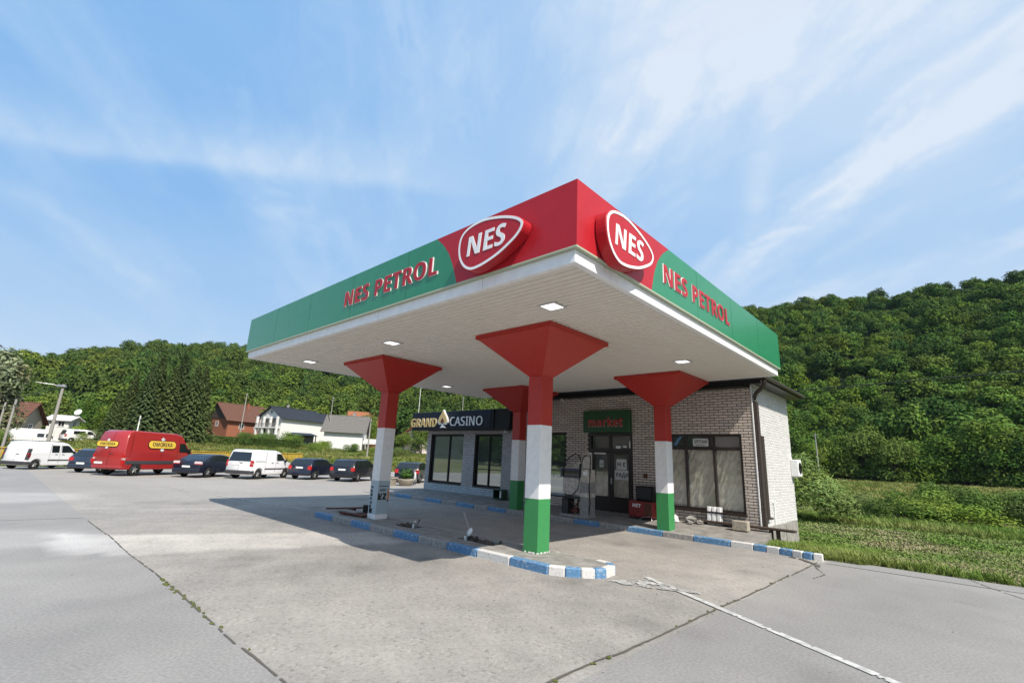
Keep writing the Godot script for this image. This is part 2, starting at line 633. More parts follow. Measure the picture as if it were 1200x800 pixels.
func lot():
	stain.seed = 17; stain.frequency = .22; stain.fractal_octaves = 4
	stain.domain_warp_enabled = true; stain.domain_warp_amplitude = 4; stain.domain_warp_frequency = .15
	rng.seed = 88
	for i in 34: spills.append(Vector3(rng.randf_range(-14, 4.5), rng.randf_range(-8.2, 5.5), rng.randf_range(.12, .55)))
	spills.append(Vector3(-3.3, -6.6, .5)); spills.append(Vector3(-3.0, -6.4, .4))
	var V := func(x, z): return Vector2(x, z)
	var b := MB.new()
	var warm := Color(.388, .372, .355)
	# main aggregate surface, fine near the pumps and coarse far off
	patch(b, V.call(-44, -9.15), V.call(-17.3, -9.15), V.call(-17.3, 42), V.call(-44, 42), 60, 110, 0, warm * 1.04)
	patch(b, V.call(-44, -34), V.call(-17.3, -34), V.call(-17.3, -9.15), V.call(-44, -9.15), 50, 50, 0, warm * 1.04)
	patch(b, V.call(-17.3, -9.15), V.call(5, -9.15), V.call(5, 9), V.call(-17.3, 9), 130, 110, 0, warm, .42)
	patch(b, V.call(-17.3, 9), V.call(46, 9), V.call(46, 42), V.call(-17.3, 42), 60, 40, 0, warm)
	patch(b, V.call(5, -9.15), V.call(46, -9.15), V.call(46, 9), V.call(5, 9), 60, 30, 0, warm)
	for e in [[V.call(-44, 42), V.call(46, 42)], [V.call(46, 42), V.call(46, -9.15)], [V.call(46, -9.15), V.call(-17.3, -9.15)], [V.call(-44, -34), V.call(-44, 42)]]:
		b.col = warm
		b.quad(Vector3(e[0].x, -.4, e[0].y), Vector3(e[1].x, -.4, e[1].y), Vector3(e[1].x, 0, e[1].y), Vector3(e[0].x, 0, e[0].y))
	tag(put("lot_pavement", b, M.lot), "weathered grey forecourt paving with exposed aggregate", "pavement", "", "structure")
	b = MB.new()
	patch(b, V.call(-13.2, 2.73), V.call(.42, 2.70), V.call(.2, 16), V.call(-14.5, 16), 70, 60, .005, Color(.345, .333, .321), .24)
	patch(b, V.call(-40, 2.75), V.call(-13.35, 2.74), V.call(-14.7, 16), V.call(-40, 16), 60, 40, .005, Color(.348, .336, .322), .24)
	tag(put("concrete_slab", b, M.slab), "smooth pale concrete slab in front of the left joint", "pavement", "", "structure")
	b = MB.new()
	patch(b, V.call(.84, -8.35), V.call(30, -8.35), V.call(30, 16), V.call(.26, 16), 120, 90, .005, Color(.332, .320, .307), .24)
	tag(put("concrete_slab", b, M.slab), "smooth grey concrete slab right of the long joint", "pavement", "", "structure")
	b = MB.new()
	patch(b, V.call(.95, -9.12), V.call(30, -9.12), V.call(30, -8.38), V.call(.95, -8.38), 90, 3, .006, Color(.32, .31, .30), .15)
	tag(put("edge_strip", b, M.slab), "narrow concrete edge strip along the meadow", "pavement", "", "structure")
	# joints
	b = MB.new()
	rng.seed = 4
	ribbon(b, [V.call(-12.7, 2.75), V.call(-10.2, 2.70), V.call(-7.4, 2.73), V.call(-4.5, 2.70), V.call(-2.2, 2.74), V.call(.4, 2.70)], .01, .032, .012, .15)
	ribbon(b, [V.call(.80, -8.3), V.call(.72, -6.2), V.call(.64, -2.6), V.call(.50, 0), V.call(.42, 2.7), V.call(.3, 6)], .018, .04, .012, .03)
	ribbon(b, [V.call(.9, -8.37), V.call(5, -8.36), V.call(12, -8.37)], .015, .03, .012, .1)
	ribbon(b, [V.call(3.2, -9.3), V.call(3.6, -8.4), V.call(4.3, -7.2), V.call(5.4, -5.6)], .012, .03, .014, .1)
	ribbon(b, [V.call(.9, -7.6), V.call(1.2, -6.9), V.call(1.1, -6.3)], .012, .03, .014, .2)
	ribbon(b, [V.call(-24, -1.2), V.call(-20.5, -1.35)], .01, .02, .012, .5)
	ribbon(b, [V.call(.2, -8.55), V.call(.55, -8.35), V.call(.85, -8.0), V.call(.95, -7.7)], .05, .12, .016, .1)
	tag(put("pavement_joints", b, M.crack), "dark cracks and joints between the slabs", "joint", "", "structure")
	b = MB.new()
	for i in 150:
		var p := Vector2(rng.randf_range(-8.8, -1.4), 2.72)
		var dens := exp(-pow((p.x + 4.3) / 1.1, 2)) + exp(-pow((p.x + 3.1) / .25, 2)) * 1.2
		if i > 110: p = Vector2(rng.randf_range(.45, .85), rng.randf_range(-8.2, 1.0)); p.x = .52 - p.y * .035; dens = .5
		if rng.randf() > dens: continue
		p += Vector2(rng.randf_range(-.02, .02), rng.randf_range(-.03, .03))
		b.rock(Vector3(p.x, .01, p.y), Vector3(rng.randf_range(.02, .075), rng.randf_range(.012, .03), rng.randf_range(.02, .06)), rng)
	tag(put("joint_moss", b, M.moss), "moss and weeds growing in the paving joints", "moss", "", "stuff")
	# painted lines
	b = MB.new()
	worn(b, V.call(-.95, -3.62), V.call(2.75, -1.55), .11, .0145, .22)
	worn(b, V.call(2.75, -1.55), V.call(6.5, .6), .11, .0145, .25)
	for k in 16:
		worn(b, V.call(-1.3 + k * .03, -2.72 - k * .05), V.call(-.62 + k * .055, -2.93 - k * .026), .05, .0145, .30 + .012 * absf(k - 6), .02)
	worn(b, V.call(-19.4, -1.9), V.call(-12.75, -2.85), .10, .0125, .28, .05)
	worn(b, V.call(-23.4, -1.35), V.call(-21.0, -1.65), .10, .0125, .45, .05)
	worn(b, V.call(-29.5, -1.2), V.call(-27.0, -1.4), .10, .0125, .5, .06)
	tag(put("painted_lines", b, M.paint_line), "worn white painted lines on the forecourt", "road marking", "", "structure")
	# oil drips and small loose stones
	b = MB.new()
	for i in 90:
		var p := Vector2(rng.randf_range(-13, 5), rng.randf_range(-8, 4.5))
		b.rock(Vector3(p.x, .008, p.y), Vector3.ONE * rng.randf_range(.008, .024), rng)
	tag(put("loose_grit", b, M.concrete), "small stones scattered over the forecourt", "grit", "", "stuff")

func arc_pts(c: Vector2, r: float, a0: float, a1: float, n: int) -> Array:
	var o := []
	for i in n + 1: o.append(c + Vector2(cos(lerpf(a0, a1, float(i) / n)), sin(lerpf(a0, a1, float(i) / n))) * r)
	return o

func kerb(parent: Node, a: Vector2, c: Vector2, m: Material, inward: Vector2, y1 := .153):   # one kerb stone along a-c, lying on the inward side
	var b := MB.new()
	var d := (c - a).normalized()
	var L := a.distance_to(c)
	var mid := (a + c) / 2 + inward.normalized() * .075
	b.xf = Transform3D(Basis(Vector3(d.x, 0, d.y), Vector3.UP, Vector3(d.x, 0, d.y).cross(Vector3.UP)), Vector3(mid.x, 0, mid.y))
	b.cbox(Vector3(0, (y1 - .05) / 2, 0), Vector3(L - .012, y1 + .05, .15), .018)
	put("kerb_stone", b, m, parent)

func island():
	var t := Node3D.new()
	t.name = numbered("pump_island")
	add_child(t)
	tag(t, "long raised pump island with blue and white kerb stones", "traffic island", "", "structure")
	var b := MB.new()
	var z0 := -2.46
	var z1 := -3.48
	var top := .146
	# slab cells leave the two pits open
	var xs := [-11.25, -7.78, -6.95, -5.30, -4.12, -2.2]
	var zs := [z1, -3.26, -2.86, z0]
	for i in 5:
		for j in 3:
			if (i == 1 or i == 3) and j == 1: continue
			b.box(Vector3((xs[i] + xs[i + 1]) / 2, top / 2, (zs[j] + zs[j + 1]) / 2), Vector3(xs[i + 1] - xs[i], top, zs[j + 1] - zs[j]))
	var nose := PackedVector2Array([Vector2(-2.2, 2.46), Vector2(-1.95, 2.56), Vector2(-1.7, 2.7), Vector2(-1.55, 2.9), Vector2(-1.52, 3.15), Vector2(-1.6, 3.40), Vector2(-1.9, 3.48), Vector2(-2.2, 3.48)])
	b.xf = Transform3D(Basis(Vector3.RIGHT, -PI / 2), Vector3.ZERO)
	var nz := PackedVector2Array()
	for p in nose: nz.append(Vector2(p.x, p.y))
	b.prism(nz, 0, top)
	put("island_slab", b, M.concrete, t)
	var W: Material = M.kerb_worn
	var B: Material = M.kerb_blue
	var f := [-11.15, -10.08, -9.03, -8.08, -7.0, -5.98, -4.96, -4.01, -3.10, -2.17]
	for i in 9:
		kerb(t, Vector2(f[i], -2.311), Vector2(f[i + 1], -2.311), B if i % 2 == 0 else (W if i < 7 else M.kerb_white), Vector2(0, -1))
	var nosep := [Vector2(-2.17, -2.311), Vector2(-1.89, -2.44), Vector2(-1.66, -2.60), Vector2(-1.48, -2.78), Vector2(-1.38, -3.0), Vector2(-1.42, -3.36), Vector2(-1.62, -3.58), Vector2(-1.92, -3.63)]
	for i in 7:
		var d: Vector2 = nosep[i + 1] - nosep[i]
		kerb(t, nosep[i], nosep[i + 1], M.kerb_white if i % 2 == 0 else B, Vector2(d.y, -d.x))
	var x := -1.92
	var k := 1
	while x > -11.0:
		kerb(t, Vector2(x, -3.63), Vector2(x - .95, -3.63), W, Vector2(0, 1), .148)
		x -= .95; k += 1
	kerb(t, Vector2(-11.3, -2.4), Vector2(-11.3, -3.6), W, Vector2(1, 0))
	# pits left by removed pumps
	rng.seed = 12
	for pit in [[-7.36, .80], [-4.71, 1.14]]:
		b = MB.new()
		b.box(Vector3(pit[0], .012, -3.06), Vector3(pit[1], .02, .40))
		put("pit_floor", b, M.soil, t)
		b = MB.new()
		for i in 34:
			b.rock(Vector3(pit[0] + rng.randf_range(-.45, .45) * pit[1], rng.randf_range(.03, .16), -3.06 + rng.randf_range(-.18, .18)), Vector3.ONE * rng.randf_range(.05, .17), rng)
		tag(put("pit_rubble", b, M.rubble, t), "broken concrete and earth in a pump pit", "", "", "stuff")
	# pipe ends standing in the pits
	var p := thing("pipe_stub", "short pale pipe stub leaning out of the left pit", "pipe", Vector3(-7.12, .05, -3.08))
	b = MB.new(); b.tube([Vector3(0, 0, 0), Vector3(.02, .12, .0), Vector3(.13, .30, -.02)], .028, 8); put("pipe", b, M.steel, p)
	b = MB.new(); b.tube([Vector3(-.08, .02, .02), Vector3(-.07, .16, .02), Vector3(-.02, .23, .02)], .032, 8); put("short_pipe", b, M.plastic_white, p)
	p = thing("pipe_lever", "tall rusty rod with a white cap in the right pit", "pipe", Vector3(-4.98, .03, -3.0))
	b = MB.new(); b.tube([Vector3(.0, 0, 0), Vector3(.0, .2, 0)], .05, 10); put("base_pipe", b, M.pump_dark, p)
	b = MB.new(); b.tube([Vector3(-.09, 0, .03), Vector3(-.09, .18, .03)], .04, 10); put("side_pipe", b, M.plastic_white, p)
	b = MB.new(); b.xf = Transform3D(Basis(Vector3(1, 0, .4).normalized(), 1.2), Vector3(.02, .28, .02)); b.lathe([Vector2(0, -.03), Vector2(.085, -.025), Vector2(.1, 0), Vector2(.085, .025), Vector2(0, .03)], 14); put("white_cap", b, M.plastic_white, p)
	b = MB.new(); b.tube([Vector3(.02, .25, 0), Vector3(-.06, .42, .01), Vector3(-.2, .68, .04)], .02, 8); put("rod", b, M.pole_concrete, p)
	# scrap at the far end
	p = thing("rusty_plate", "rusty red metal plate lying beside the wrapped column", "metal plate", Vector3(-9.85, .15, -2.95), .12)
	b = MB.new(); b.cbox(Vector3(0, .05, 0), Vector3(1.15, .05, .42), .01); put("plate", b, M.rust, p)
	b = MB.new(); b.cbox(Vector3(-.2, .09, .02), Vector3(.75, .03, .3), .008); put("cover", b, M.concrete, p)
	b = MB.new(); b.box(Vector3(.4, .012, 0), Vector3(.2, .025, .4)); put("runner", b, M.rust, p)
	b = MB.new(); b.box(Vector3(-.4, .012, 0), Vector3(.2, .025, .4)); put("runner", b, M.rust, p)
	p = thing("barrier_bar", "long rusty bar with a dark block at its end on the island", "metal bar", Vector3(-10.6, .15, -3.15), .16)
	b = MB.new(); b.tube([Vector3(-1.0, .03, .1), Vector3(.2, .14, 0), Vector3(1.0, .24, 0)], .03, 6); put("bar", b, M.rust, p)
	b = MB.new(); b.cbox(Vector3(.88, .14, 0), Vector3(.4, .28, .16), .01); put("counterweight", b, M.black, p)
	b = MB.new(); b.cbox(Vector3(.1, .06, 0), Vector3(.2, .12, .16), .01); put("foot", b, M.rust, p)

func sidewalk():
	var t := Node3D.new()
	t.name = numbered("sidewalk")
	add_child(t)
	tag(t, "raised concrete walk along the shop and casino front", "pavement", "", "structure")
	var b := MB.new()
	var y0 := .146
	var y1 := .29
	b.quad(Vector3(-17.4, y0, -8.89), Vector3(-.45, y0, -8.89), Vector3(-.75, y1, -10.86), Vector3(-17.4, y1, -10.86))
	b.quad(Vector3(-17.4, -.3, -8.89), Vector3(-.45, -.3, -8.89), Vector3(-.45, y0, -8.89), Vector3(-17.4, y0, -8.89))
	b.quad(Vector3(-.45, -.6, -8.89), Vector3(-.75, -.6, -10.86), Vector3(-.75, y1, -10.86), Vector3(-.45, y0, -8.89))
	b.quad(Vector3(-17.4, -.3, -10.86), Vector3(-17.4, -.3, -8.89), Vector3(-17.4, y0, -8.89), Vector3(-17.4, y1, -10.86))
	put("walk_slab", b, M.walk, t)
	var f := [-17.3, -16.4, -15.2, -14.15, -13.05, -12.07, -11.0, -10.2, -9.26, -8.35, -7.3, -6.17, -5.20, -4.22, -3.08, -2.2, -1.22, -.66]
	for i in f.size() - 1:
		var blue := [1, 3, 5, 7, 9, 11, 13, 15].has(i)
		if f[i] > -2.3: blue = f[i] < -1.5
		elif f[i] > -6.4: blue = absf(f[i] + 6.17) < .1 or absf(f[i] + 4.22) < .1
		elif f[i] > -10.3: blue = absf(f[i] + 10.2) < .1
		kerb(t, Vector2(f[i], -8.745), Vector2(f[i + 1], -8.745), M.kerb_blue if blue else (M.kerb_white if f[i] > -2 else M.kerb_worn), Vector2(0, -1))
	var c := [Vector2(-.66, -8.745), Vector2(-.36, -8.73), Vector2(-.05, -8.70), Vector2(.23, -8.66), Vector2(.46, -8.62), Vector2(.66, -8.6), Vector2(.86, -8.62)]
	for i in 6:
		kerb(t, c[i], c[i + 1], M.kerb_blue if i % 2 == 0 else M.kerb_white, Vector2(0, -1))
	b = MB.new()
	b.box(Vector3(-18.4, .0, -9.6), Vector3(2.0, .03, 1.6))
	put("walk_end", b, M.walk, t)

# ---------------------------------------------------------------- canopy
const LX := 12.416
const LZ := 10.2
const HT := 5.843
const HB := 4.831
const HS := 4.613

func egg() -> PackedVector2Array:       # outline of the logo board, metres about its middle
	var raw := [Vector2(-.72, .03), Vector2(-.69, .23), Vector2(-.57, .35), Vector2(-.37, .41), Vector2(-.10, .42), Vector2(.21, .36), Vector2(.46, .28), Vector2(.64, .19), Vector2(.73, .09), Vector2(.71, -.02), Vector2(.62, -.12), Vector2(.47, -.21), Vector2(.26, -.31), Vector2(.03, -.38), Vector2(-.18, -.42), Vector2(-.38, -.42), Vector2(-.55, -.33), Vector2(-.67, -.17)]
	var o := PackedVector2Array()
	var n := raw.size()
	for i in n:
		for k in 3:
			var t := k / 3.0
			o.append(raw[i].cubic_interpolate(raw[(i + 1) % n], raw[(i + n - 1) % n], raw[(i + 2) % n], t))
	o.reverse()
	return o

func logo(at: Vector3, turn: float, label: String):
	var t := thing("logo_sign", label, "sign", at, turn, "oval logo boards on the canopy")
	var e := egg()
	var b := MB.new(); b.prism(e, 0, .19, .012); put("sign_box", b, M.red, t)
	b = MB.new()
	var o := MB.inset(e, .012)
	var i2 := MB.inset(e, .055)
	for i in e.size():
		var j := (i + 1) % e.size()
		b.quad(Vector3(o[i].x, o[i].y, .196), Vector3(o[j].x, o[j].y, .196), Vector3(i2[j].x, i2[j].y, .196), Vector3(i2[i].x, i2[i].y, .196))
		b.quad(Vector3(o[j].x, o[j].y, .196), Vector3(o[i].x, o[i].y, .196), Vector3(o[i].x, o[i].y, .186), Vector3(o[j].x, o[j].y, .186))
	put("white_rim", b, M.white_clean, t)
	words("lettering", "NES", .47, .008, M.white_clean, t, Transform3D(Basis(Vector3(1, 0, 0), Vector3(.1, 1, 0), Vector3(0, 0, 1)), Vector3(-.06, .005, .195)), true, false, .84)

func canopy():
	var t := thing("fuel_canopy", "large red and green filling station canopy on four striped columns", "canopy", Vector3.ZERO)
	# fascia panels: green field with a curved edge against the red corner
	var cf := [Vector2(-3.14, HT), Vector2(-2.93, 5.66), Vector2(-2.76, 5.45), Vector2(-2.63, 5.2), Vector2(-2.55, 5.0), Vector2(-2.49, HB)]
	var cr := [Vector2(2.92, HT), Vector2(2.66, 5.66), Vector2(2.46, 5.45), Vector2(2.32, 5.2), Vector2(2.25, 5.0), Vector2(2.2, HB)]
	var g := PackedVector2Array(cf); g.append(Vector2(-LX, HB)); g.append(Vector2(-LX, HT))
	var b := MB.new(); b.prism(g, -.1, 0); put("green_fascia", b, M.green, t)
	g = PackedVector2Array(cf); g.append(Vector2(0, HB)); g.append(Vector2(0, HT))
	b = MB.new(); b.prism(g, -.1, 0); put("red_fascia", b, M.red, t)
	var side := Transform3D(Basis(Vector3.UP, PI / 2), Vector3.ZERO)
	g = PackedVector2Array(cr); g.append(Vector2(LZ, HB)); g.append(Vector2(LZ, HT))
	b = MB.new(); b.xf = side; b.prism(g, -.1, 0); put("green_fascia", b, M.green, t)
	g = PackedVector2Array(cr); g.append(Vector2(.1, HB)); g.append(Vector2(.1, HT))
	b = MB.new(); b.xf = side; b.prism(g, -.1, 0); put("red_fascia", b, M.red, t)
	b = MB.new(); b.box(Vector3(-LX + .05, (HT + HB) / 2, -LZ / 2 - .05), Vector3(.1, HT - HB, LZ - .1)); put("green_fascia", b, M.green, t)
	b = MB.new(); b.box(Vector3(-LX / 2, (HT + HB) / 2, -LZ + .05), Vector3(LX - .2, HT - HB, .1)); put("green_fascia", b, M.green, t)
	for x in [-4.0, -6.1, -8.2, -10.3]:
		b = MB.new(); b.box(Vector3(x, (HT + HB) / 2, .0005), Vector3(.006, HT - HB - .01, .003)); put("panel_joint", b, M.sign_green, t)
	for z in [-4.2, -6.2, -8.2]:
		b = MB.new(); b.box(Vector3(.0005, (HT + HB) / 2, z), Vector3(.003, HT - HB - .01, .006)); put("panel_joint", b, M.sign_green, t)
	for x in [-1.9, -5.0, -8.1]:
		b = MB.new(); b.box(Vector3(x, HS + .097, -.0665), Vector3(.006, .19, .003)); put("panel_joint", b, M.pump_gray, t)
	# thin bright ledge, white trim, roof
	for q in [[Vector3(-LX / 2, HB - .012, -.05), Vector3(LX, .024, .1)], [Vector3(-.05, HB - .012, -LZ / 2 - .05), Vector3(.1, .024, LZ - .1)], [Vector3(-LX + .05, HB - .012, -LZ / 2 - .05), Vector3(.1, .024, LZ - .1)]]:
		b = MB.new(); b.box(q[0], q[1]); put("ledge", b, M.trim_edge, t)
	var hh := HB - .024 - HS
	var ym := HS + hh / 2
	for q in [[Vector3(-LX / 2, ym, -.067 - .05), Vector3(LX - .134, hh, .1)], [Vector3(-.117, ym, -LZ / 2), Vector3(.1, hh, LZ - .334)], [Vector3(-LX + .117, ym, -LZ / 2), Vector3(.1, hh, LZ - .334)], [Vector3(-LX / 2, ym, -LZ + .117), Vector3(LX - .134, hh, .1)]]:
		b = MB.new(); b.cbox(q[0], q[1], .008); put("white_trim", b, M.white, t)
	b = MB.new(); b.box(Vector3(-LX / 2, HT - .12, -LZ / 2), Vector3(LX - .21, .06, LZ - .21)); put("roof_deck", b, M.roof_tar, t)
	b = MB.new(); b.box(Vector3(-LX / 2, HS + .09, -LZ / 2), Vector3(LX - .35, .03, LZ - .35)); put("soffit_deck", b, M.soffit_gap, t)
	# soffit slats: one trapezoid profile, copied
	var n := 70
	var pitch := (LZ - .34) / n
	b = MB.new()
	var pr := [Vector2(0, .05), Vector2(.02, 0), Vector2(pitch - .058, 0), Vector2(pitch - .038, .05)]
	for i in 3:
		b.quad(Vector3(-LX + .17, pr[i].y, -pr[i].x), Vector3(-LX + .17, pr[i + 1].y, -pr[i + 1].x), Vector3(-.17, pr[i + 1].y, -pr[i + 1].x), Vector3(-.17, pr[i].y, -pr[i].x))
	var slat := b.done()
	for i in n:
		mi("soffit_slat", slat, M.soffit, t).position = Vector3(0, HS + .006, -.17 - i * pitch)
	# lamps in the soffit
	for x in [-1.5, -6.5, -10.98]:
		for z in [-1.4, -6.9]:
			var lf := part("light_fixture", t)
			lf.position = Vector3(x, HS, z)
			b = MB.new()
			for q in [[Vector3(-.17, 0, 0), Vector3(.03, .04, .37)], [Vector3(.17, 0, 0), Vector3(.03, .04, .37)], [Vector3(0, 0, -.17), Vector3(.31, .04, .03)], [Vector3(0, 0, .17), Vector3(.31, .04, .03)]]:
				b.box(q[0], q[1])
			put("lamp_frame", b, M.fixture_frame, lf)
			b = MB.new(); b.box(Vector3(0, .0, 0), Vector3(.306, .02, .306)); put("diffuser", b, M.lamp_glow, lf)
			var sp := SpotLight3D.new()
			sp.name = "lamp_light"
			lf.add_child(sp, true)
			sp.position = Vector3(0, -.03, 0)
			sp.rotation.x = -PI / 2
			sp.spot_angle = 60; sp.light_energy = .5; sp.spot_range = 12; sp.spot_attenuation = 2; sp.light_size = .15; sp.shadow_enabled = true
	# columns
	for i in 2:
		for j in 2:
			column(t, Vector3(-3.139 - i * 5.918, 0, -3.15 - j * 5.966), i == 1 and j == 0)
	for tx in [[false, Vector3(-4.735, 5.30, .0)], [true, Vector3(.0, 5.275, -4.30)]]:
		var bas := Basis(Vector3.UP, PI / 2) if tx[0] else Basis.IDENTITY
		var nv: Vector3 = bas * Vector3(0, 0, 1)
		words("letter_backing", "NES PETROL", .512, .014, M.white_clean, t, Transform3D(bas, tx[1] + nv * .008), true, false, 3.38)
		words("lettering", "NES PETROL", .49, .008, M.red, t, Transform3D(bas, tx[1] + nv * .0195), true, false, 3.33)
	logo(Vector3(-1.54, 5.27, .015), 0, "oval red logo board with white letters on the shaded front fascia")
	logo(Vector3(.015, 5.19, -1.15), PI / 2, "oval red logo board with white letters on the sunlit right fascia")

func column(t: Node3D, at: Vector3, wrapped: bool):
	var c := part("column", t)
	c.position = at
	var s := .385
	var y0 := .14
	var b := MB.new()
	b.frus(Vector3(0, (3.745 + HS - .09) / 2, 0), Vector3(s, HS - .09 - 3.745, s), Vector3(2.05, 0, 2.05))
	b.box(Vector3(0, HS - .045, 0), Vector3(2.134, .09, 2.134))
	put("cap", b, M.col_red, c)
	b = MB.new(); b.cbox(Vector3(0, (2.687 + 3.745) / 2, 0), Vector3(s, 3.745 - 2.687, s), .008); put("red_band", b, M.col_red, c)
	b = MB.new(); b.cbox(Vector3(0, (1.183 + 2.687) / 2, 0), Vector3(s, 2.687 - 1.183, s), .008); put("white_band", b, M.col_white, c)
	if not wrapped:
		b = MB.new(); b.cbox(Vector3(0, (1.183 + y0) / 2, 0), Vector3(s, 1.183 - y0, s), .008); put("green_band", b, M.col_green, c)
		b = MB.new()
		rng.seed = int(at.x * 10)
		for k in 22:
			var a := rng.randf_range(-.2, .2)
			var p := Vector3(a, y0 + .015, s / 2) if k % 2 == 0 else Vector3(s / 2, y0 + .015, a)
			b.rock(p, Vector3(.05, .04, .03), rng)
		if at.z > -5: put("chipped_base", b, M.kerb_white, c)
	else:
		b = MB.new(); b.cbox(Vector3(0, (1.183 + y0) / 2, 0), Vector3(s + .012, 1.183 - y0, s + .012), .008); put("poster_wrap", b, M.poster, c)
		b = MB.new(); b.cbox(Vector3(0, .21, 0), Vector3(s + .016, .14, s + .016), .004); put("base_strip", b, M.white, c)
		var fx := s / 2 + .0085
		var side := Basis(Vector3.UP, PI / 2)
		var lt := MB.new()
		lt.prism(PackedVector2Array([Vector2(-.145, .09), Vector2(-.145, -.09), Vector2(-.015, -.09), Vector2(-.015, -.045), Vector2(-.055, -.045), Vector2(-.055, -.01), Vector2(-.02, -.01), Vector2(-.02, .09), Vector2(-.06, .09), Vector2(-.06, .03), Vector2(-.09, .03), Vector2(-.09, .09)]), 0, .003)
		lt.prism(PackedVector2Array([Vector2(.01, .09), Vector2(.01, .045), Vector2(.065, .045), Vector2(.01, -.045), Vector2(.01, -.09), Vector2(.13, -.09), Vector2(.13, -.045), Vector2(.08, -.045), Vector2(.13, .045), Vector2(.13, .09)]), 0, .003)
		put("print", lt, M.ink, c).transform = Transform3D(side, Vector3(fx, .76, .03))
		words("print", "NAŠIH", .085, .003, M.ink, c, Transform3D(side, Vector3(fx, .935, .03)), true, false, .2)
		b = MB.new(); b.box(Vector3(fx, .80, -.16), Vector3(.003, .32, .05)); put("print_stripe", b, M.orange, c)
		b = MB.new(); b.box(Vector3(fx, .64, -.16), Vector3(.0035, .05, .05)); put("print_stripe", b, M.ink, c)
		b = MB.new(); b.box(Vector3(fx, 1.04, 0), Vector3(.003, .02, .3)); put("print_line", b, M.ink, c)
		b = MB.new()
		for k in 7:
			b.box(Vector3(-.09 - (k % 2) * .02, 1.0 - k * .105, fx), Vector3(.09, .06 + (k % 3) * .012, .003))
		b.box(Vector3(-.06, .36, fx), Vector3(.14, .13, .003))
		put("print_column", b, M.ink, c)

# ---------------------------------------------------------------- building
func wall_cells(b: MB, x0: float, x1: float, y0: float, y1: float, holes: Array, th := .3):
	# a wall in the xy plane with its face at z = 0, thickness th behind it
	var xs := [x0, x1]
	var ys := [y0, y1]
	for h in holes:
		xs.append_array([h[0], h[1]]); ys.append_array([h[2], h[3]])
	xs.sort(); ys.sort()
	var inside := func(x, y):
		if x < x0 or x > x1 or y < y0 or y > y1: return true
		for h in holes:
			if x > h[0] and x < h[1] and y > h[2] and y < h[3]: return true
		return false
	for i in xs.size() - 1:
		for j in ys.size() - 1:
			var a: float = xs[i]; var c: float = xs[i + 1]; var d: float = ys[j]; var e: float = ys[j + 1]
			if c - a < .001 or e - d < .001: continue
			var mx := (a + c) / 2
			var my := (d + e) / 2
			if inside.call(mx, my): continue
			b.quad(Vector3(a, d, 0), Vector3(c, d, 0), Vector3(c, e, 0), Vector3(a, e, 0))
			b.quad(Vector3(c, d, -th), Vector3(a, d, -th), Vector3(a, e, -th), Vector3(c, e, -th))
			var ce := Vector3(mx, my, -th / 2)
			if inside.call(a - .005, my): b.face([Vector3(a, d, 0), Vector3(a, e, 0), Vector3(a, e, -th), Vector3(a, d, -th)], ce)
			if inside.call(c + .005, my): b.face([Vector3(c, d, 0), Vector3(c, e, 0), Vector3(c, e, -th), Vector3(c, d, -th)], ce)
			if inside.call(mx, d - .005): b.face([Vector3(a, d, 0), Vector3(c, d, 0), Vector3(c, d, -th), Vector3(a, d, -th)], ce)
			if inside.call(mx, e + .005): b.face([Vector3(a, e, 0), Vector3(c, e, 0), Vector3(c, e, -th), Vector3(a, e, -th)], ce)

func bricks(b: MB, x0: float, x1: float, y0: float, y1: float, holes: Array, bl: float, bh: float, colf: Callable):
	var row := 0
	var jn := .0095 if bl > .2 else .006
	var y := y0
	while y < y1 - .03:
		var x := x0 - (bl / 2 if row % 2 == 1 else 0.0)
		while x < x1:
			var a := maxf(x, x0) + jn
			var c := minf(x + bl, x1) - jn
			x += bl
			var d := y + jn
			var e := minf(y + bh, y1) - jn
			if c - a < .03: continue
			var spans := [[a, c]]
			for h in holes:
				if e > h[2] + .005 and d < h[3] - .005:
					var ns := []
					for s in spans:
						if s[1] <= h[0] or s[0] >= h[1]: ns.append(s); continue
						if s[0] < h[0] - .03: ns.append([s[0], h[0]])
						if s[1] > h[1] + .03: ns.append([h[1], s[1]])
					spans = ns
			for s in spans:
				b.col = colf.call((s[0] + s[1]) / 2, (d + e) / 2)
				var z := .011 + rng.randf_range(-.002, .003)
				var p := [Vector3(s[0], d, -.004), Vector3(s[1], d, -.004), Vector3(s[1], e, -.004), Vector3(s[0], e, -.004)]
				var q := [Vector3(s[0] + .003, d + .003, z), Vector3(s[1] - .003, d + .003, z), Vector3(s[1] - .003, e - .003, z), Vector3(s[0] + .003, e - .003, z)]
				b.quad(q[0], q[1], q[2], q[3])
				for k in 4:
					var k2 := (k + 1) % 4
					b.quad(p[k], p[k2], q[k2], q[k])
		y += bh
		row += 1

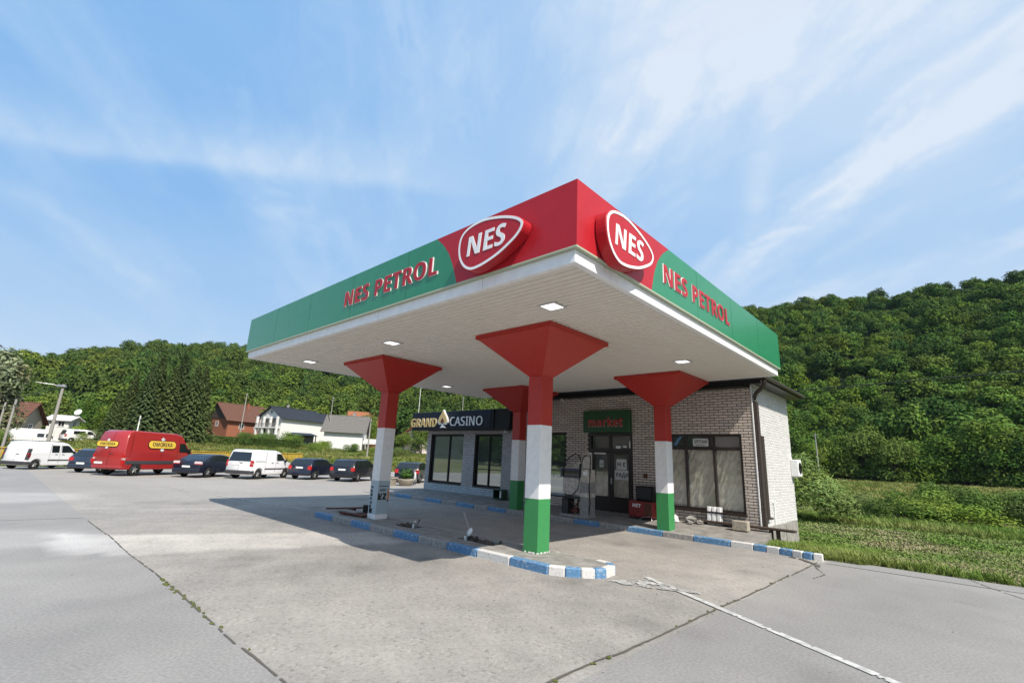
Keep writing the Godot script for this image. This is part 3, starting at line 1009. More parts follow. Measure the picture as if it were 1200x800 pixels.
func window(parent: Node, called: String, x0: float, x1: float, y0: float, y1: float, z: float, mx: Array, ty: float, fm: Material, gm: Material, fw := .06, lower := []):
	# frame bars and panes; mx = x of mullions, ty = transom height (0 = none)
	var w := part(called, parent)
	w.position = Vector3(0, 0, z)
	var bar := func(c: Vector3, s: Vector3):
		var b := MB.new(); b.cbox(c, s, .006); put("frame_bar", b, fm, w)
	bar.call(Vector3((x0 + x1) / 2, y1 - fw / 2, 0), Vector3(x1 - x0, fw, .08))
	bar.call(Vector3((x0 + x1) / 2, y0 + fw / 2, 0), Vector3(x1 - x0, fw, .08))
	var xs := [x0 + fw / 2]
	xs.append_array(mx)
	xs.append(x1 - fw / 2)
	for x in xs: bar.call(Vector3(x, (y0 + y1) / 2, .002), Vector3(fw, y1 - y0 - fw * 2 + .01, .075))
	for i in xs.size() - 1:
		var a: float = xs[i] + fw / 2
		var c: float = xs[i + 1] - fw / 2
		var spans := [[y0 + fw, y1 - fw]]
		if ty > 0:
			bar.call(Vector3((a + c) / 2, ty, 0), Vector3(c - a, fw * 1.3, .07))
			spans = [[y0 + fw, ty - fw * .65], [ty + fw * .65, y1 - fw]]
		for s in spans:
			var b := MB.new(); b.box(Vector3((a + c) / 2, (s[0] + s[1]) / 2, -.01), Vector3(c - a, s[1] - s[0], .008)); put("pane", b, gm, w)
	return w

func film_sheet(parent: Node, x0: float, x1: float, y0: float, y1: float, z: float, sd: int):
	var b := MB.new()
	b.sm = 0
	var n := FastNoiseLite.new()
	n.seed = sd; n.frequency = 1.6; n.fractal_octaves = 3; n.noise_type = FastNoiseLite.TYPE_SIMPLEX
	n.fractal_type = FastNoiseLite.FRACTAL_RIDGED
	var nu := 30
	var nv := 44
	var P := func(i, j):
		var x := lerpf(x0, x1, float(i) / nu)
		var y := lerpf(y0, y1, float(j) / nv)
		var k := (x - x0) * .9 + (y1 - y) * .35
		return Vector3(x, y, z + n.get_noise_2d(k * 2.4, (y - x * .5) * .55) * .035)
	for i in nu:
		for j in nv: b.quad(P.call(i, j), P.call(i + 1, j), P.call(i + 1, j + 1), P.call(i, j + 1))
	put("plastic_film", b, M.film, parent)

func building():
	var t := thing("station_building", "low brick station building with market and casino under one roof", "building", Vector3(0, 0, -10.856))
	var zf := 0.0
	rng.seed = 77
	var beige := func(_x, _y):
		var k := rng.randf_range(.86, 1.08)
		if rng.randf() < .03: k *= .8
		return Color(.83 * k, .72 * k, .64 * k * rng.randf_range(.95, 1.04))
	var gray := func(_x, y):
		var k := rng.randf_range(.86, 1.1)
		if y < .62: return Color(.62 * k, .72 * k, .78 * k)
		return Color(.62 * k, .60 * k, .60 * k)
	var whitef := func(_x, _y):
		var k := rng.randf_range(.92, 1.04)
		return Color(.80 * k, .795 * k, .79 * k)
	# shop wall
	var door := [-7.0, -5.12, .28, 3.07]
	var win := [-4.12, -1.41, .66, 3.03]
	var dark := [-9.1, -8.07, .60, 3.06]
	var h := [door, win, dark]
	var w := part("shop_wall", t)
	var b := MB.new(); wall_cells(b, -10.6, -1.03, -.3, 4.62, h); put("mortar", b, M.mortar, w)
	b = MB.new(); bricks(b, -10.6, -1.045, .27, 4.45, h, .285, .086, beige)
	tag(put("brickwork", b, M.brick, w), "", "", "", "stuff")
	# casino wall
	var w1 := [-16.73, -14.2, .68, 3.02]
	var w2 := [-13.4, -11.6, .68, 3.02]
	w = part("casino_wall", t)
	b = MB.new(); wall_cells(b, -17.05, -10.6, -.3, 4.05, [w1, w2]); put("mortar", b, M.mortar, w)
	b = MB.new(); bricks(b, -17.05, -10.6, .24, 3.9, [w1, w2], .126, .076, gray)
	tag(put("brickwork", b, M.brick, w), "", "", "", "stuff")
	# right wall, white painted
	w = part("side_wall", t)
	w.position = Vector3(-1.03, 0, 0); w.rotation.y = PI / 2
	b = MB.new(); wall_cells(b, .3, 4.17, .31, 4.75, []); put("mortar", b, M.mortar_white, w)
	b = MB.new(); bricks(b, .0, 4.17, .32, 4.75, [], .285, .086, whitef)
	tag(put("brickwork", b, M.brick, w), "", "", "", "stuff")
	b = MB.new(); wall_cells(b, .02, 4.19, -1.2, .315, []); b.box(Vector3(2.6, -.1, .012), Vector3(.02, .78, .01)); put("foundation", b, M.foundation, w)
	b = MB.new(); b.cbox(Vector3(-1.03, 2.42, .008), Vector3(.035, 4.2, .035), .004); put("corner_trim", b, M.white, t)
	# other walls, floor, roofs
	b = MB.new(); b.box(Vector3(-9.04, 2.0, -4.02), Vector3(16.0, 5.2, .3)); b.box(Vector3(-16.9, 1.8, -2.2), Vector3(.3, 4.4, 3.6)); put("rear_wall", b, M.plaster_white, t)
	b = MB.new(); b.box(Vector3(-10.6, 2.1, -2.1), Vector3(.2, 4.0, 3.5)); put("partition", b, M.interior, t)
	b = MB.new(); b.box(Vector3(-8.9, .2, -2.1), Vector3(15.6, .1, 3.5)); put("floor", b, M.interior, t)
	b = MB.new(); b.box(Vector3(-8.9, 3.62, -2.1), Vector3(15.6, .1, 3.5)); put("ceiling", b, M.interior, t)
	b = MB.new(); b.box(Vector3(-14.0, 4.1, -2.0), Vector3(6.7, .12, 4.6)); put("flat_roof", b, M.roof_tar, t)
	var hip := MB.new()
	hip.box(Vector3(-5.57, 4.66, -1.93), Vector3(10.1, .09, 4.9))
	var e := [Vector3(-10.65, 4.71, .55), Vector3(-.5, 4.71, .55), Vector3(-.5, 4.71, -4.42), Vector3(-10.65, 4.71, -4.42)]
	var r0 := Vector3(-10.65, 5.35, -1.9)
	var r1 := Vector3(-2.9, 5.35, -1.9)
	hip.face([e[0], e[1], r1, r0], Vector3(-5, 4, -2)); hip.face([e[1], e[2], r1], Vector3(-5, 4, -2)); hip.face([e[2], e[3], r0, r1], Vector3(-5, 4, -2)); hip.face([e[3], e[0], r0], Vector3(-5, 4, -2))
	var rf := put("roof", hip, M.roof_sheet, t)
	b = MB.new(); b.box(Vector3(-5.6, 4.545, .5), Vector3(10.0, .13, .03)); put("eave_board", b, M.black, rf)
	b = MB.new(); b.box(Vector3(-5.82, 4.52, .25), Vector3(9.5, .18, .44)); put("eave_soffit", b, M.black, rf)
	b = MB.new(); b.box(Vector3(-.54, 4.60, -1.9), Vector3(.03, .1, 4.8)); put("eave_board", b, M.brown, rf)
	b = MB.new(); b.box(Vector3(-.78, 4.585, -1.9), Vector3(.42, .03, 4.8)); put("eave_soffit", b, M.brown, rf)
	# gutters and the downpipe at the corner
	b = MB.new(); b.tube([Vector3(-.46, 4.66, .58), Vector3(-.46, 4.64, -4.35)], .05, 8); put("gutter", b, M.brown_pipe, t)
	b = MB.new(); b.tube([Vector3(-.5, 4.55, .5), Vector3(-.56, 4.40, .38), Vector3(-.85, 4.26, .1), Vector3(-.955, 4.16, -.05), Vector3(-.955, 4.0, -.10)], .062, 8)
	b.cbox(Vector3(-.955, 2.15, -.115), Vector3(.12, 3.75, .16), .02)
	for y in [.9, 2.2, 3.4]: b.cbox(Vector3(-.965, y, -.115), Vector3(.13, .05, .175), .005)
	put("downpipe", b, M.brown_pipe, t)
	b = MB.new(); b.cbox(Vector3(-1.0, 1.8, -.62), Vector3(.1, 2.42, .16), .01); put("side_shutter", b, M.brown_pipe, t)
	b = MB.new(); b.cbox(Vector3(-.96, .58, -.64), Vector3(.16, .05, .26), .008); put("side_sill", b, M.brown_pipe, t)
	b = MB.new(); b.tube([Vector3(-.995, .35, -1.35), Vector3(-.995, .95, -1.35), Vector3(-.99, 1.02, -1.2)], .018, 6); put("side_conduit", b, M.white, t)
	# market door: two leaves under a transom
	b = MB.new(); b.box(Vector3(-6.06, .24, .12), Vector3(2.2, .09, .42)); put("door_step", b, M.walk, t)
	var d := part("market_door", t)
	d.position = Vector3(0, 0, -.06)
	for q in [[Vector3(-6.95, 1.675, 0), Vector3(.1, 2.79, .1)], [Vector3(-5.17, 1.675, 0), Vector3(.1, 2.79, .1)], [Vector3(-6.06, 3.02, 0), Vector3(1.68, .1, .1)], [Vector3(-6.06, 2.45, 0), Vector3(1.68, .1, .1)], [Vector3(-6.06, 2.735, 0), Vector3(.1, .47, .1)]]:
		b = MB.new(); b.cbox(q[0], q[1], .006); put("frame_bar", b, M.brown, d)
	for k in 2:
		var x0: float = -6.895 + k * .84
		var x1 := x0 + .83
		for q in [[Vector3(x0 + .05, 1.34, 0), Vector3(.1, 2.1, .07)], [Vector3(x1 - .05, 1.34, 0), Vector3(.1, 2.1, .07)], [Vector3((x0 + x1) / 2, 2.345, 0), Vector3(.63, .09, .07)], [Vector3((x0 + x1) / 2, .54, 0), Vector3(.63, .50, .06)]]:
			b = MB.new(); b.cbox(q[0], q[1], .006); put("leaf_bar", b, M.brown, d)
		b = MB.new(); b.box(Vector3((x0 + x1) / 2, 1.545, -.01), Vector3(.63, 1.51, .008)); put("pane", b, M.glass, d)
		b = MB.new(); b.box(Vector3((x0 + x1) / 2, 2.735, -.01), Vector3(.73, .47, .008)); put("pane", b, M.glass, d)
	b = MB.new(); b.cbox(Vector3(-6.0, 1.35, .07), Vector3(.04, .22, .05), .01); put("handle", b, M.steel, d)
	film_sheet(t, -6.85, -6.1, .8, 1.65, -.16, 3)
	film_sheet(t, -6.0, -5.25, .8, 1.65, -.15, 4)
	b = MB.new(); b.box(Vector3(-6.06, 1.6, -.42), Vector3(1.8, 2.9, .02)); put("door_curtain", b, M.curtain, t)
	# shop window with film behind it
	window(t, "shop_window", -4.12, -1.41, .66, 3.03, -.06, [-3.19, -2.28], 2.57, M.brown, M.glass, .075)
	b = MB.new(); b.cbox(Vector3(-2.765, .64, .02), Vector3(2.78, .05, .2), .008); put("window_sill", b, M.brown, t)
	film_sheet(t, -4.06, -3.22, .72, 2.54, -.13, 7)
	film_sheet(t, -3.15, -2.32, .72, 2.54, -.13, 8)
	film_sheet(t, -2.24, -1.47, .72, 2.54, -.13, 9)
	b = MB.new(); b.box(Vector3(-1.86, 2.8, -.16), Vector3(.8, .4, .02)); put("window_blind", b, M.curtain, t)
	# dark door of the cafe
	window(t, "cafe_window", -9.1, -8.07, .60, 3.06, -.06, [], 0, M.black, M.dark_glass, .05)
	words("window_lettering", "ee Caffe", .21, .003, M.paper, t, Transform3D(Basis.IDENTITY, Vector3(-8.45, 1.42, -.058)), false, true, .72)
	# casino windows, deep dark reveals
	for q in [[w1, [-15.36]], [w2, [-12.5]]]:
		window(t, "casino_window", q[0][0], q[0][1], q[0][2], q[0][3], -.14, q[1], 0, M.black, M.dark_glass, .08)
	b = MB.new(); b.box(Vector3(-12.5, 1.45, -.05), Vector3(1.6, .03, .05)); put("window_rail", b, M.black, t)
	# small fittings
	b = MB.new(); b.cbox(Vector3(-4.63, 1.6, .04), Vector3(.13, .15, .07), .01); put("bell_box", b, M.rust, t)
	# papers
	for q in [[-5.63, 1.95, .42, .36, "Н Е", "upper white paper sheet with two big letters in the right door leaf"], [-5.60, 1.58, .62, .34, "РАДИ", "lower wide white paper sheet with four big letters in the right door leaf"]]:
		var p := tag(mi("paper_notice", _boxmesh(Vector3(q[2], q[3], .003)), M.paper), q[5], "notice", "paper notices on the market door")
		p.position = Vector3(q[0], q[1], -10.856 - .078)
		words("print", q[4], .2, .002, M.ink, p, Transform3D(Basis.IDENTITY, Vector3(0, 0, .003)), true, false, q[2] * .78)
	var sm := tag(mi("paper_notice", _boxmesh(Vector3(.17, .26, .003)), M.paper), "small white printed paper on the left leaf of the market door", "notice", "paper notices on the market door")
	sm.position = Vector3(-6.47, 1.95, -10.934)
	words("print", "24", .09, .002, M.ink, sm, Transform3D(Basis.IDENTITY, Vector3(0, -.02, .003)))
	for q in [[-5.72, 2.56, .2, .09, "white sticker strip in the transom over the right door leaf"], [-5.45, 2.58, .14, .07, "small pale sticker beside the white sticker in the door transom"], [-5.24, 2.66, .06, .24, "narrow upright white sticker at the right end of the door transom"], [-6.5, 2.32, .5, .05, "row of small white stickers across the left door leaf top"]]:
		var p := tag(mi("sticker", _boxmesh(Vector3(q[2], q[3], .003)), M.paper), q[4], "sticker", "stickers on the market door")
		p.position = Vector3(q[0], q[1], -10.856 - .02)
	var op := tag(mi("window_notice", _boxmesh(Vector3(.5, .25, .004)), M.paper), "white OPTIMA sign inside the shop window above the film", "notice")
	op.position = Vector3(-2.71, 2.76, -10.94)
	words("print", "OPTIMA", .14, .002, M.ink, op, Transform3D(Basis.IDENTITY, Vector3(0, .03, .004)), true, false, .42)
	words("print", "servis", .06, .002, M.ink, op, Transform3D(Basis.IDENTITY, Vector3(0, -.07, .004)), false, false, .3)
	var bl := MB.new(); bl.prism(PackedVector2Array([Vector2(-.2, -.1), Vector2(.0, .17), Vector2(.1, .17), Vector2(-.12, -.14)]), 0, .004)
	var bs := put("window_sticker", bl, mat("sticker_blue", lin(.10, .30, .55), .5)); tag(bs, "pale blue slanted sticker in the leftmost upper shop pane", "sticker")
	bs.position = Vector3(-3.42, 2.78, -10.94)

func _boxmesh(s: Vector3) -> ArrayMesh:
	var b := MB.new()
	b.box(Vector3.ZERO, s)
	return b.done()

func signs():
	# market sign over the door
	var t := thing("market_sign", "dark green box sign with red market lettering above the door", "sign", Vector3(-6.13, 3.49, -10.84))
	var b := MB.new(); b.cbox(Vector3(0, 0, .09), Vector3(2.0, .82, .18), .012); put("sign_box", b, M.sign_green, t)
	words("letter_backing", "market", .44, .03, M.silver, t, Transform3D(Basis.IDENTITY, Vector3(-.008, -.048, .195)), true, false, 1.47)
	words("lettering", "market", .44, .02, M.sign_red, t, Transform3D(Basis.IDENTITY, Vector3(0, -.04, .218)), true, false, 1.47)
	# casino sign
	t = thing("casino_sign", "long black casino sign with gold and silver letters and a spade", "sign", Vector3(-17.65, 3.65, -10.85))
	var pl2 := PackedVector2Array([Vector2(0, -.45), Vector2(6.9, -.45), Vector2(7.0, -.35), Vector2(7.04, -.2), Vector2(7.04, .2), Vector2(6.98, .35), Vector2(6.85, .45), Vector2(0, .45)])
	b = MB.new(); b.prism(pl2, 0, .62, .01); put("sign_box", b, M.black, t)
	b = MB.new(); b.cbox(Vector3(2.95, .03, .64), Vector3(5.88, .84, .04), .008); put("front_panel", b, M.navy, t)
	b = MB.new(); b.cbox(Vector3(6.0, .03, .64), Vector3(.16, .84, .05), .008); put("panel_post", b, M.black, t)
	words("gold_backing", "GRAND", .60, .04, M.silver, t, Transform3D(Basis.IDENTITY, Vector3(1.045, -.085, .675)), true, false, 2.12)
	words("gold_lettering", "GRAND", .60, .03, M.gold, t, Transform3D(Basis.IDENTITY, Vector3(1.06, -.075, .71)), true, false, 2.12)
	words("silver_lettering", "CASINO", .58, .05, M.silver, t, Transform3D(Basis.IDENTITY, Vector3(4.28, -.055, .69)), false, false, 2.26)
	var sp := PackedVector2Array()
	for q in [[0, .52], [.12, .34], [.27, .17], [.36, 0], [.36, -.12], [.28, -.21], [.17, -.22], [.06, -.15], [.08, -.28], [.18, -.36], [-.18, -.36], [-.08, -.28], [-.06, -.15], [-.17, -.22], [-.28, -.21], [-.36, -.12], [-.36, 0], [-.27, .17], [-.12, .34]]:
		sp.append(Vector2(q[0], q[1]))
	var s := put("spade", _pr(sp, 0, .10), M.silver, t); s.position = Vector3(2.66, .02, .665)
	var s2 := PackedVector2Array()
	for q in sp:
		if q.y > -.25: s2.append(q * .86 + Vector2(0, .02))
	s = put("spade_face", _pr(s2, 0, .02), M.gold, t); s.position = Vector3(2.66, .03, .762)
	var s3 := PackedVector2Array()
	for q in sp: s3.append(q * .34)
	s = put("spade_mark", _pr(s3, 0, .012), M.rust, t); s.position = Vector3(2.66, -.03, .78)

func _pr(p: PackedVector2Array, a: float, c: float) -> MB:
	var b := MB.new()
	b.prism(p, a, c)
	return b

# ---------------------------------------------------------------- forecourt objects
func forecourt():
	var b: MB
	# fuel pump
	var t := thing("fuel_pump", "old stripped grey fuel pump with looping black hoses", "fuel pump", Vector3(-6.35, .16, -9.25))
	b = MB.new(); b.cbox(Vector3(0, .04, 0), Vector3(1.15, .08, .55), .01); put("plinth", b, M.pump_gray, t)
	b = MB.new(); b.cbox(Vector3(-.42, .32, 0), Vector3(.26, .5, .4), .012); put("left_leg", b, M.pump_dark, t)
	b = MB.new(); b.cbox(Vector3(-.13, .62, 0), Vector3(.8, .07, .42), .01); put("cross_shelf", b, M.pump_dark, t)
	b = MB.new(); b.tube([Vector3(-.28, .1, .1), Vector3(.12, .56, .05)], .02, 6); b.tube([Vector3(.12, .1, .05), Vector3(-.26, .56, .1)], .02, 6); b.tube([Vector3(-.1, .1, -.1), Vector3(-.06, .58, -.1)], .03, 6); b.box(Vector3(-.06, .2, 0), Vector3(.2, .12, .2)); put("inner_pipes", b, M.rust, t)
	b = MB.new(); b.tube([Vector3(-.50, .66, .12), Vector3(-.53, .95, .14), Vector3(-.52, 1.3, .12)], .02, 6); put("side_rail", b, M.pump_beige, t)
	b = MB.new(); b.tube([Vector3(-.50, .66, -.12), Vector3(-.53, .95, -.14), Vector3(-.52, 1.3, -.12)], .02, 6); put("side_rail", b, M.pump_beige, t)
	b = MB.new(); b.cbox(Vector3(-.16, .98, -.01), Vector3(.80, .66, .34), .05); put("rear_housing", b, M.pump_beige, t)
	b = MB.new()
	for k in 6: b.cbox(Vector3(-.16, .71 + k * .108, .158), Vector3(.70, .010, .014), .003)
	for k in 5: b.cbox(Vector3(-.44 + k * .14, .98, .157), Vector3(.010, .58, .012), .003)
	put("housing_ribs", b, M.pump_gray, t)
	b = MB.new(); b.cbox(Vector3(-.2, 1.43, 0), Vector3(.86, .28, .4), .02); put("display_head", b, M.pump_blue, t)
	b = MB.new(); b.box(Vector3(-.2, 1.42, .202), Vector3(.7, .16, .006)); put("display_glass", b, M.car_glass, t)
	b = MB.new(); b.cbox(Vector3(-.18, 1.585, 0), Vector3(.92, .03, .44), .008); put("head_lid", b, M.pump_gray, t)
	b = MB.new(); b.cbox(Vector3(.38, .36, 0), Vector3(.34, .62, .42), .012); put("pillar_base", b, M.pump_gray, t)
	b = MB.new(); b.cbox(Vector3(.38, .74, 0), Vector3(.36, .14, .44), .01); put("pillar_band", b, M.pump_beige, t)
	b = MB.new(); b.cbox(Vector3(.38, .98, 0), Vector3(.33, .34, .4), .012); put("pillar_middle", b, M.pump_gray, t)
	b = MB.new(); b.cbox(Vector3(.36, 1.36, 0), Vector3(.38, .42, .4), .012); put("pillar_top", b, M.pump_beige, t)
	b = MB.new(); b.box(Vector3(.42, 1.44, .205), Vector3(.16, .12, .012)); put("keypad", b, M.white, t)
	b = MB.new(); b.prism(PackedVector2Array([Vector2(-.22, 1.6), Vector2(.42, 2.14), Vector2(.54, 2.14), Vector2(.54, 1.58)]), -.03, .03, .006); put("pale_wedge", b, M.pump_beige, t)  # thin pale wedge-shaped sheet rising above the pump head
	for q in [[[Vector3(-.5, 1.30, .22), Vector3(-.46, 1.62, .24), Vector3(-.25, 1.95, .2), Vector3(-.05, 2.08, .12), Vector3(.1, 2.02, .08), Vector3(.16, 1.8, .08)]], [[Vector3(.42, 2.05, .06), Vector3(.3, 1.98, .14), Vector3(.26, 1.7, .2), Vector3(.24, 1.3, .24), Vector3(.16, .9, .26), Vector3(-.1, .68, .26), Vector3(-.4, .72, .24)]], [[Vector3(.5, 2.06, .05), Vector3(.58, 1.9, .12), Vector3(.6, 1.5, .18), Vector3(.58, 1.0, .2), Vector3(.62, .5, .2), Vector3(.55, .12, .16)]]]:
		b = MB.new(); b.tube(q[0], .02, 7); put("hose", b, M.rubber, t)
	b = MB.new(); b.cbox(Vector3(.22, 1.62, .2), Vector3(.06, .26, .06), .01); put("nozzle", b, M.black, t)
	b = MB.new(); b.cbox(Vector3(.55, 1.28, .2), Vector3(.07, .3, .06), .01); put("nozzle", b, M.pump_beige, t)
	# red box with a dark screen on top
	t = thing("red_cabinet", "red metal cabinet on thin legs beside the green column base", "cabinet", Vector3(-4.45, .225, -10.3))
	b = MB.new(); b.cbox(Vector3(0, .33, 0), Vector3(.86, .5, .5), .02); put("cabinet_body", b, M.box_red, t)
	b = MB.new(); b.cbox(Vector3(.28, .33, .245), Vector3(.24, .42, .03), .006); put("side_panel", b, M.rust, t)
	for x in [-.38, .38]:
		b = MB.new(); b.tube([Vector3(x, 0, .2), Vector3(x, .1, .18)], .018, 6); put("leg", b, M.black, t)
		b = MB.new(); b.tube([Vector3(x, 0, -.2), Vector3(x, .1, -.18)], .018, 6); put("leg", b, M.black, t)
	b = MB.new(); b.tube([Vector3(.0, .01, .33), Vector3(.12, .1, .3), Vector3(.42, .14, .3), Vector3(.44, .01, .34)], .012, 6); put("tow_bar", b, M.steel, t)
	words("marking", "HIT", .15, .006, M.white_clean, t, Transform3D(Basis.IDENTITY, Vector3(-.13, .44, .254)), true, false, .3)
	t = thing("old_television", "black boxy television standing on the red cabinet", "television", Vector3(-4.34, .805, -10.32))
	b = MB.new(); b.cbox(Vector3(0, .24, 0), Vector3(.62, .48, .36), .02); put("casing", b, M.black, t)
	b = MB.new(); b.cbox(Vector3(-.01, .26, .18), Vector3(.5, .36, .01), .004); put("screen", b, mat("screen", lin(.006, .007, .009), .35), t)
	# crate near the casino
	t = thing("green_crate", "dark green plastic crate leaning open below the casino window", "crate", Vector3(-11.25, .28, -10.5))
	for q in [[Vector3(-.24, .2, 0), Vector3(.04, .4, .36)], [Vector3(.24, .2, 0), Vector3(.04, .4, .36)], [Vector3(0, .02, 0), Vector3(.44, .04, .36)], [Vector3(0, .2, -.16), Vector3(.44, .36, .04)], [Vector3(0, .38, 0), Vector3(.44, .04, .36)]]:
		b = MB.new(); b.cbox(q[0], q[1], .008); put("crate_side", b, M.crate_green, t)
	t = tag(put("paper_sheet", _bx(Vector3(0, .17, 0), Vector3(.16, .30, .02)), M.plastic_white), "white sheet tucked into the dark green crate", "paper")
	t.position = Vector3(-11.12, .325, -10.42)
	# radiator panel, bag, stones, block, bench plank by the shop wall
	t = thing("radiator_panel", "white ribbed metal panel leaning on the wall under the shop window", "panel", Vector3(-2.33, .285, -10.76))
	t.rotation.x = -.12
	b = MB.new(); b.cbox(Vector3(0, .26, 0), Vector3(.46, .52, .03), .006); put("panel_back", b, M.white, t)
	for x in [-.17, -.02, .14]:
		b = MB.new(); b.cbox(Vector3(x, .26, .03), Vector3(.1, .52, .035), .012); put("rib", b, M.plastic_white, t)
	rng.seed = 41
	b = MB.new()
	b.rock(Vector3(0, .12, 0), Vector3(.36, .3, .3), rng); b.rock(Vector3(-.12, .07, .08), Vector3(.26, .18, .2), rng)
	t = tag(put("plastic_bag", b, M.plastic_white), "crumpled white plastic bag right of the green column", "bag")
	t.position = Vector3(-3.42, .24, -10.25)
	var k := 0
	for q in [[-3.0, -10.6, .34, "rough grey stone next to the crumpled white bag"], [-2.72, -10.55, .22, "smaller broken stone between bag stone and white panel"], [-2.9, -10.3, .14, "smallest stone chip in front of the rough grey stone"]]:
		b = MB.new(); b.rock(Vector3(0, q[2] * .28, 0), Vector3(q[2] * 1.3, q[2] * .7, q[2]), rng)
		t = tag(put("stone", b, M.concrete), q[3], "stone", "stones by the shop wall"); t.position = Vector3(q[0], .26, q[1])
		k += 1
	b = MB.new(); b.cbox(Vector3(0, .13, 0), Vector3(.42, .26, .24), .012)
	t = tag(put("concrete_block", b, M.stone_beige), "beige concrete block standing on the walk near the corner", "block"); t.position = Vector3(-1.42, .265, -10.3)
	t = thing("plank_bench", "dark low plank bench reaching past the shop corner", "bench", Vector3(-1.55, .25, -10.68), -.03)
	b = MB.new(); b.cbox(Vector3(0, .12, 0), Vector3(2.9, .06, .22), .01); put("plank", b, M.wood_dark, t)
	for q in [[-1.2, .0], [.15, .0], [.82, -.5], [1.0, -.5]]:
		b = MB.new(); b.cbox(Vector3(q[0], (q[1] + .09) / 2, 0), Vector3(.08, .09 - q[1], .14), .008); put("leg", b, M.wood_dark, t)
	# wall camera and outdoor unit
	t = thing("security_camera", "small pale security camera under the eave left of the sign", "camera", Vector3(-7.98, 4.38, -10.83))
	b = MB.new(); b.tube([Vector3(0, 0, 0), Vector3(.0, .05, .14), Vector3(-.02, -.02, .24)], .02, 6); put("bracket", b, M.pump_beige, t)
	b = MB.new(); b.xf = Transform3D(Basis(Vector3(1, 0, 0), 1.2), Vector3(-.03, -.05, .3)); b.lathe([Vector2(0, -.14), Vector2(.05, -.14), Vector2(.06, .12), Vector2(.035, .13), Vector2(0, .13)], 12); put("housing", b, M.pump_beige, t)
	t = thing("security_camera", "small white camera above the casino windows beside the back column", "camera", Vector3(-11.2, 3.1, -10.83))
	b = MB.new(); b.tube([Vector3(0, 0, 0), Vector3(.0, .03, .12)], .018, 6); put("bracket", b, M.white, t)
	b = MB.new(); b.xf = Transform3D(Basis(Vector3(1, 0, 0), 1.3), Vector3(0, .02, .2)); b.lathe([Vector2(0, -.1), Vector2(.05, -.1), Vector2(.055, .1), Vector2(0, .1)], 12); put("housing", b, M.white, t)
	t = thing("air_conditioner", "white outdoor air conditioner on the far end of the white wall", "air conditioner", Vector3(-1.02, 1.80, -15.0))
	b = MB.new(); b.cbox(Vector3(.12, .3, 0), Vector3(.24, .58, .5), .015); put("casing", b, M.white, t)
	b = MB.new()
	b.xf = Transform3D(Basis(Vector3(0, 0, 1), -PI / 2), Vector3(.243, .3, .0)); b.lathe([Vector2(.0, .0), Vector2(.19, 0), Vector2(.2, .01), Vector2(.2, 0)], 20); put("fan_grille", b, M.black, t)
	b = MB.new(); b.box(Vector3(.1, -.02, -.18), Vector3(.2, .03, .04)); b.box(Vector3(.1, -.02, .18), Vector3(.2, .03, .04)); put("bracket", b, M.steel, t)
	# planters and bicycle by the casino corner
	t = thing("stone_planter", "square stone planter with a low shrub near the casino corner", "planter", Vector3(-23.6, 0, -13.0), .6)
	b = MB.new(); b.frus(Vector3(0, .22, 0), Vector3(.75, .44, .75), Vector3(.95, 0, .95)); b.cbox(Vector3(0, .47, 0), Vector3(1.02, .08, 1.02), .015); put("bowl", b, M.stone_beige, t)
	b = MB.new(); b.box(Vector3(0, .512, 0), Vector3(.84, .02, .84)); put("soil", b, M.soil, t)
	t = thing("stone_planter", "round stone planter with a dense green shrub before the bicycle", "planter", Vector3(-23.2, 0, -14.1))
	b = MB.new(); b.lathe([Vector2(.3, 0), Vector2(.42, .1), Vector2(.6, .36), Vector2(.62, .42), Vector2(.54, .42), Vector2(.5, .34), Vector2(0, .34)], 18); put("bowl", b, M.stone_beige, t)
	mi("shrub", crown_mesh(301, [[Vector3(0, .7, 0), .42], [Vector3(.15, .6, .1), .3], [Vector3(-.18, .62, -.1), .3]], 420, .09, Color(.05, .11, .025)), M.leaf, t)
	bicycle()

func _bx(c: Vector3, s: Vector3) -> MB:
	var b := MB.new()
	b.cbox(c, s, .004)
	return b

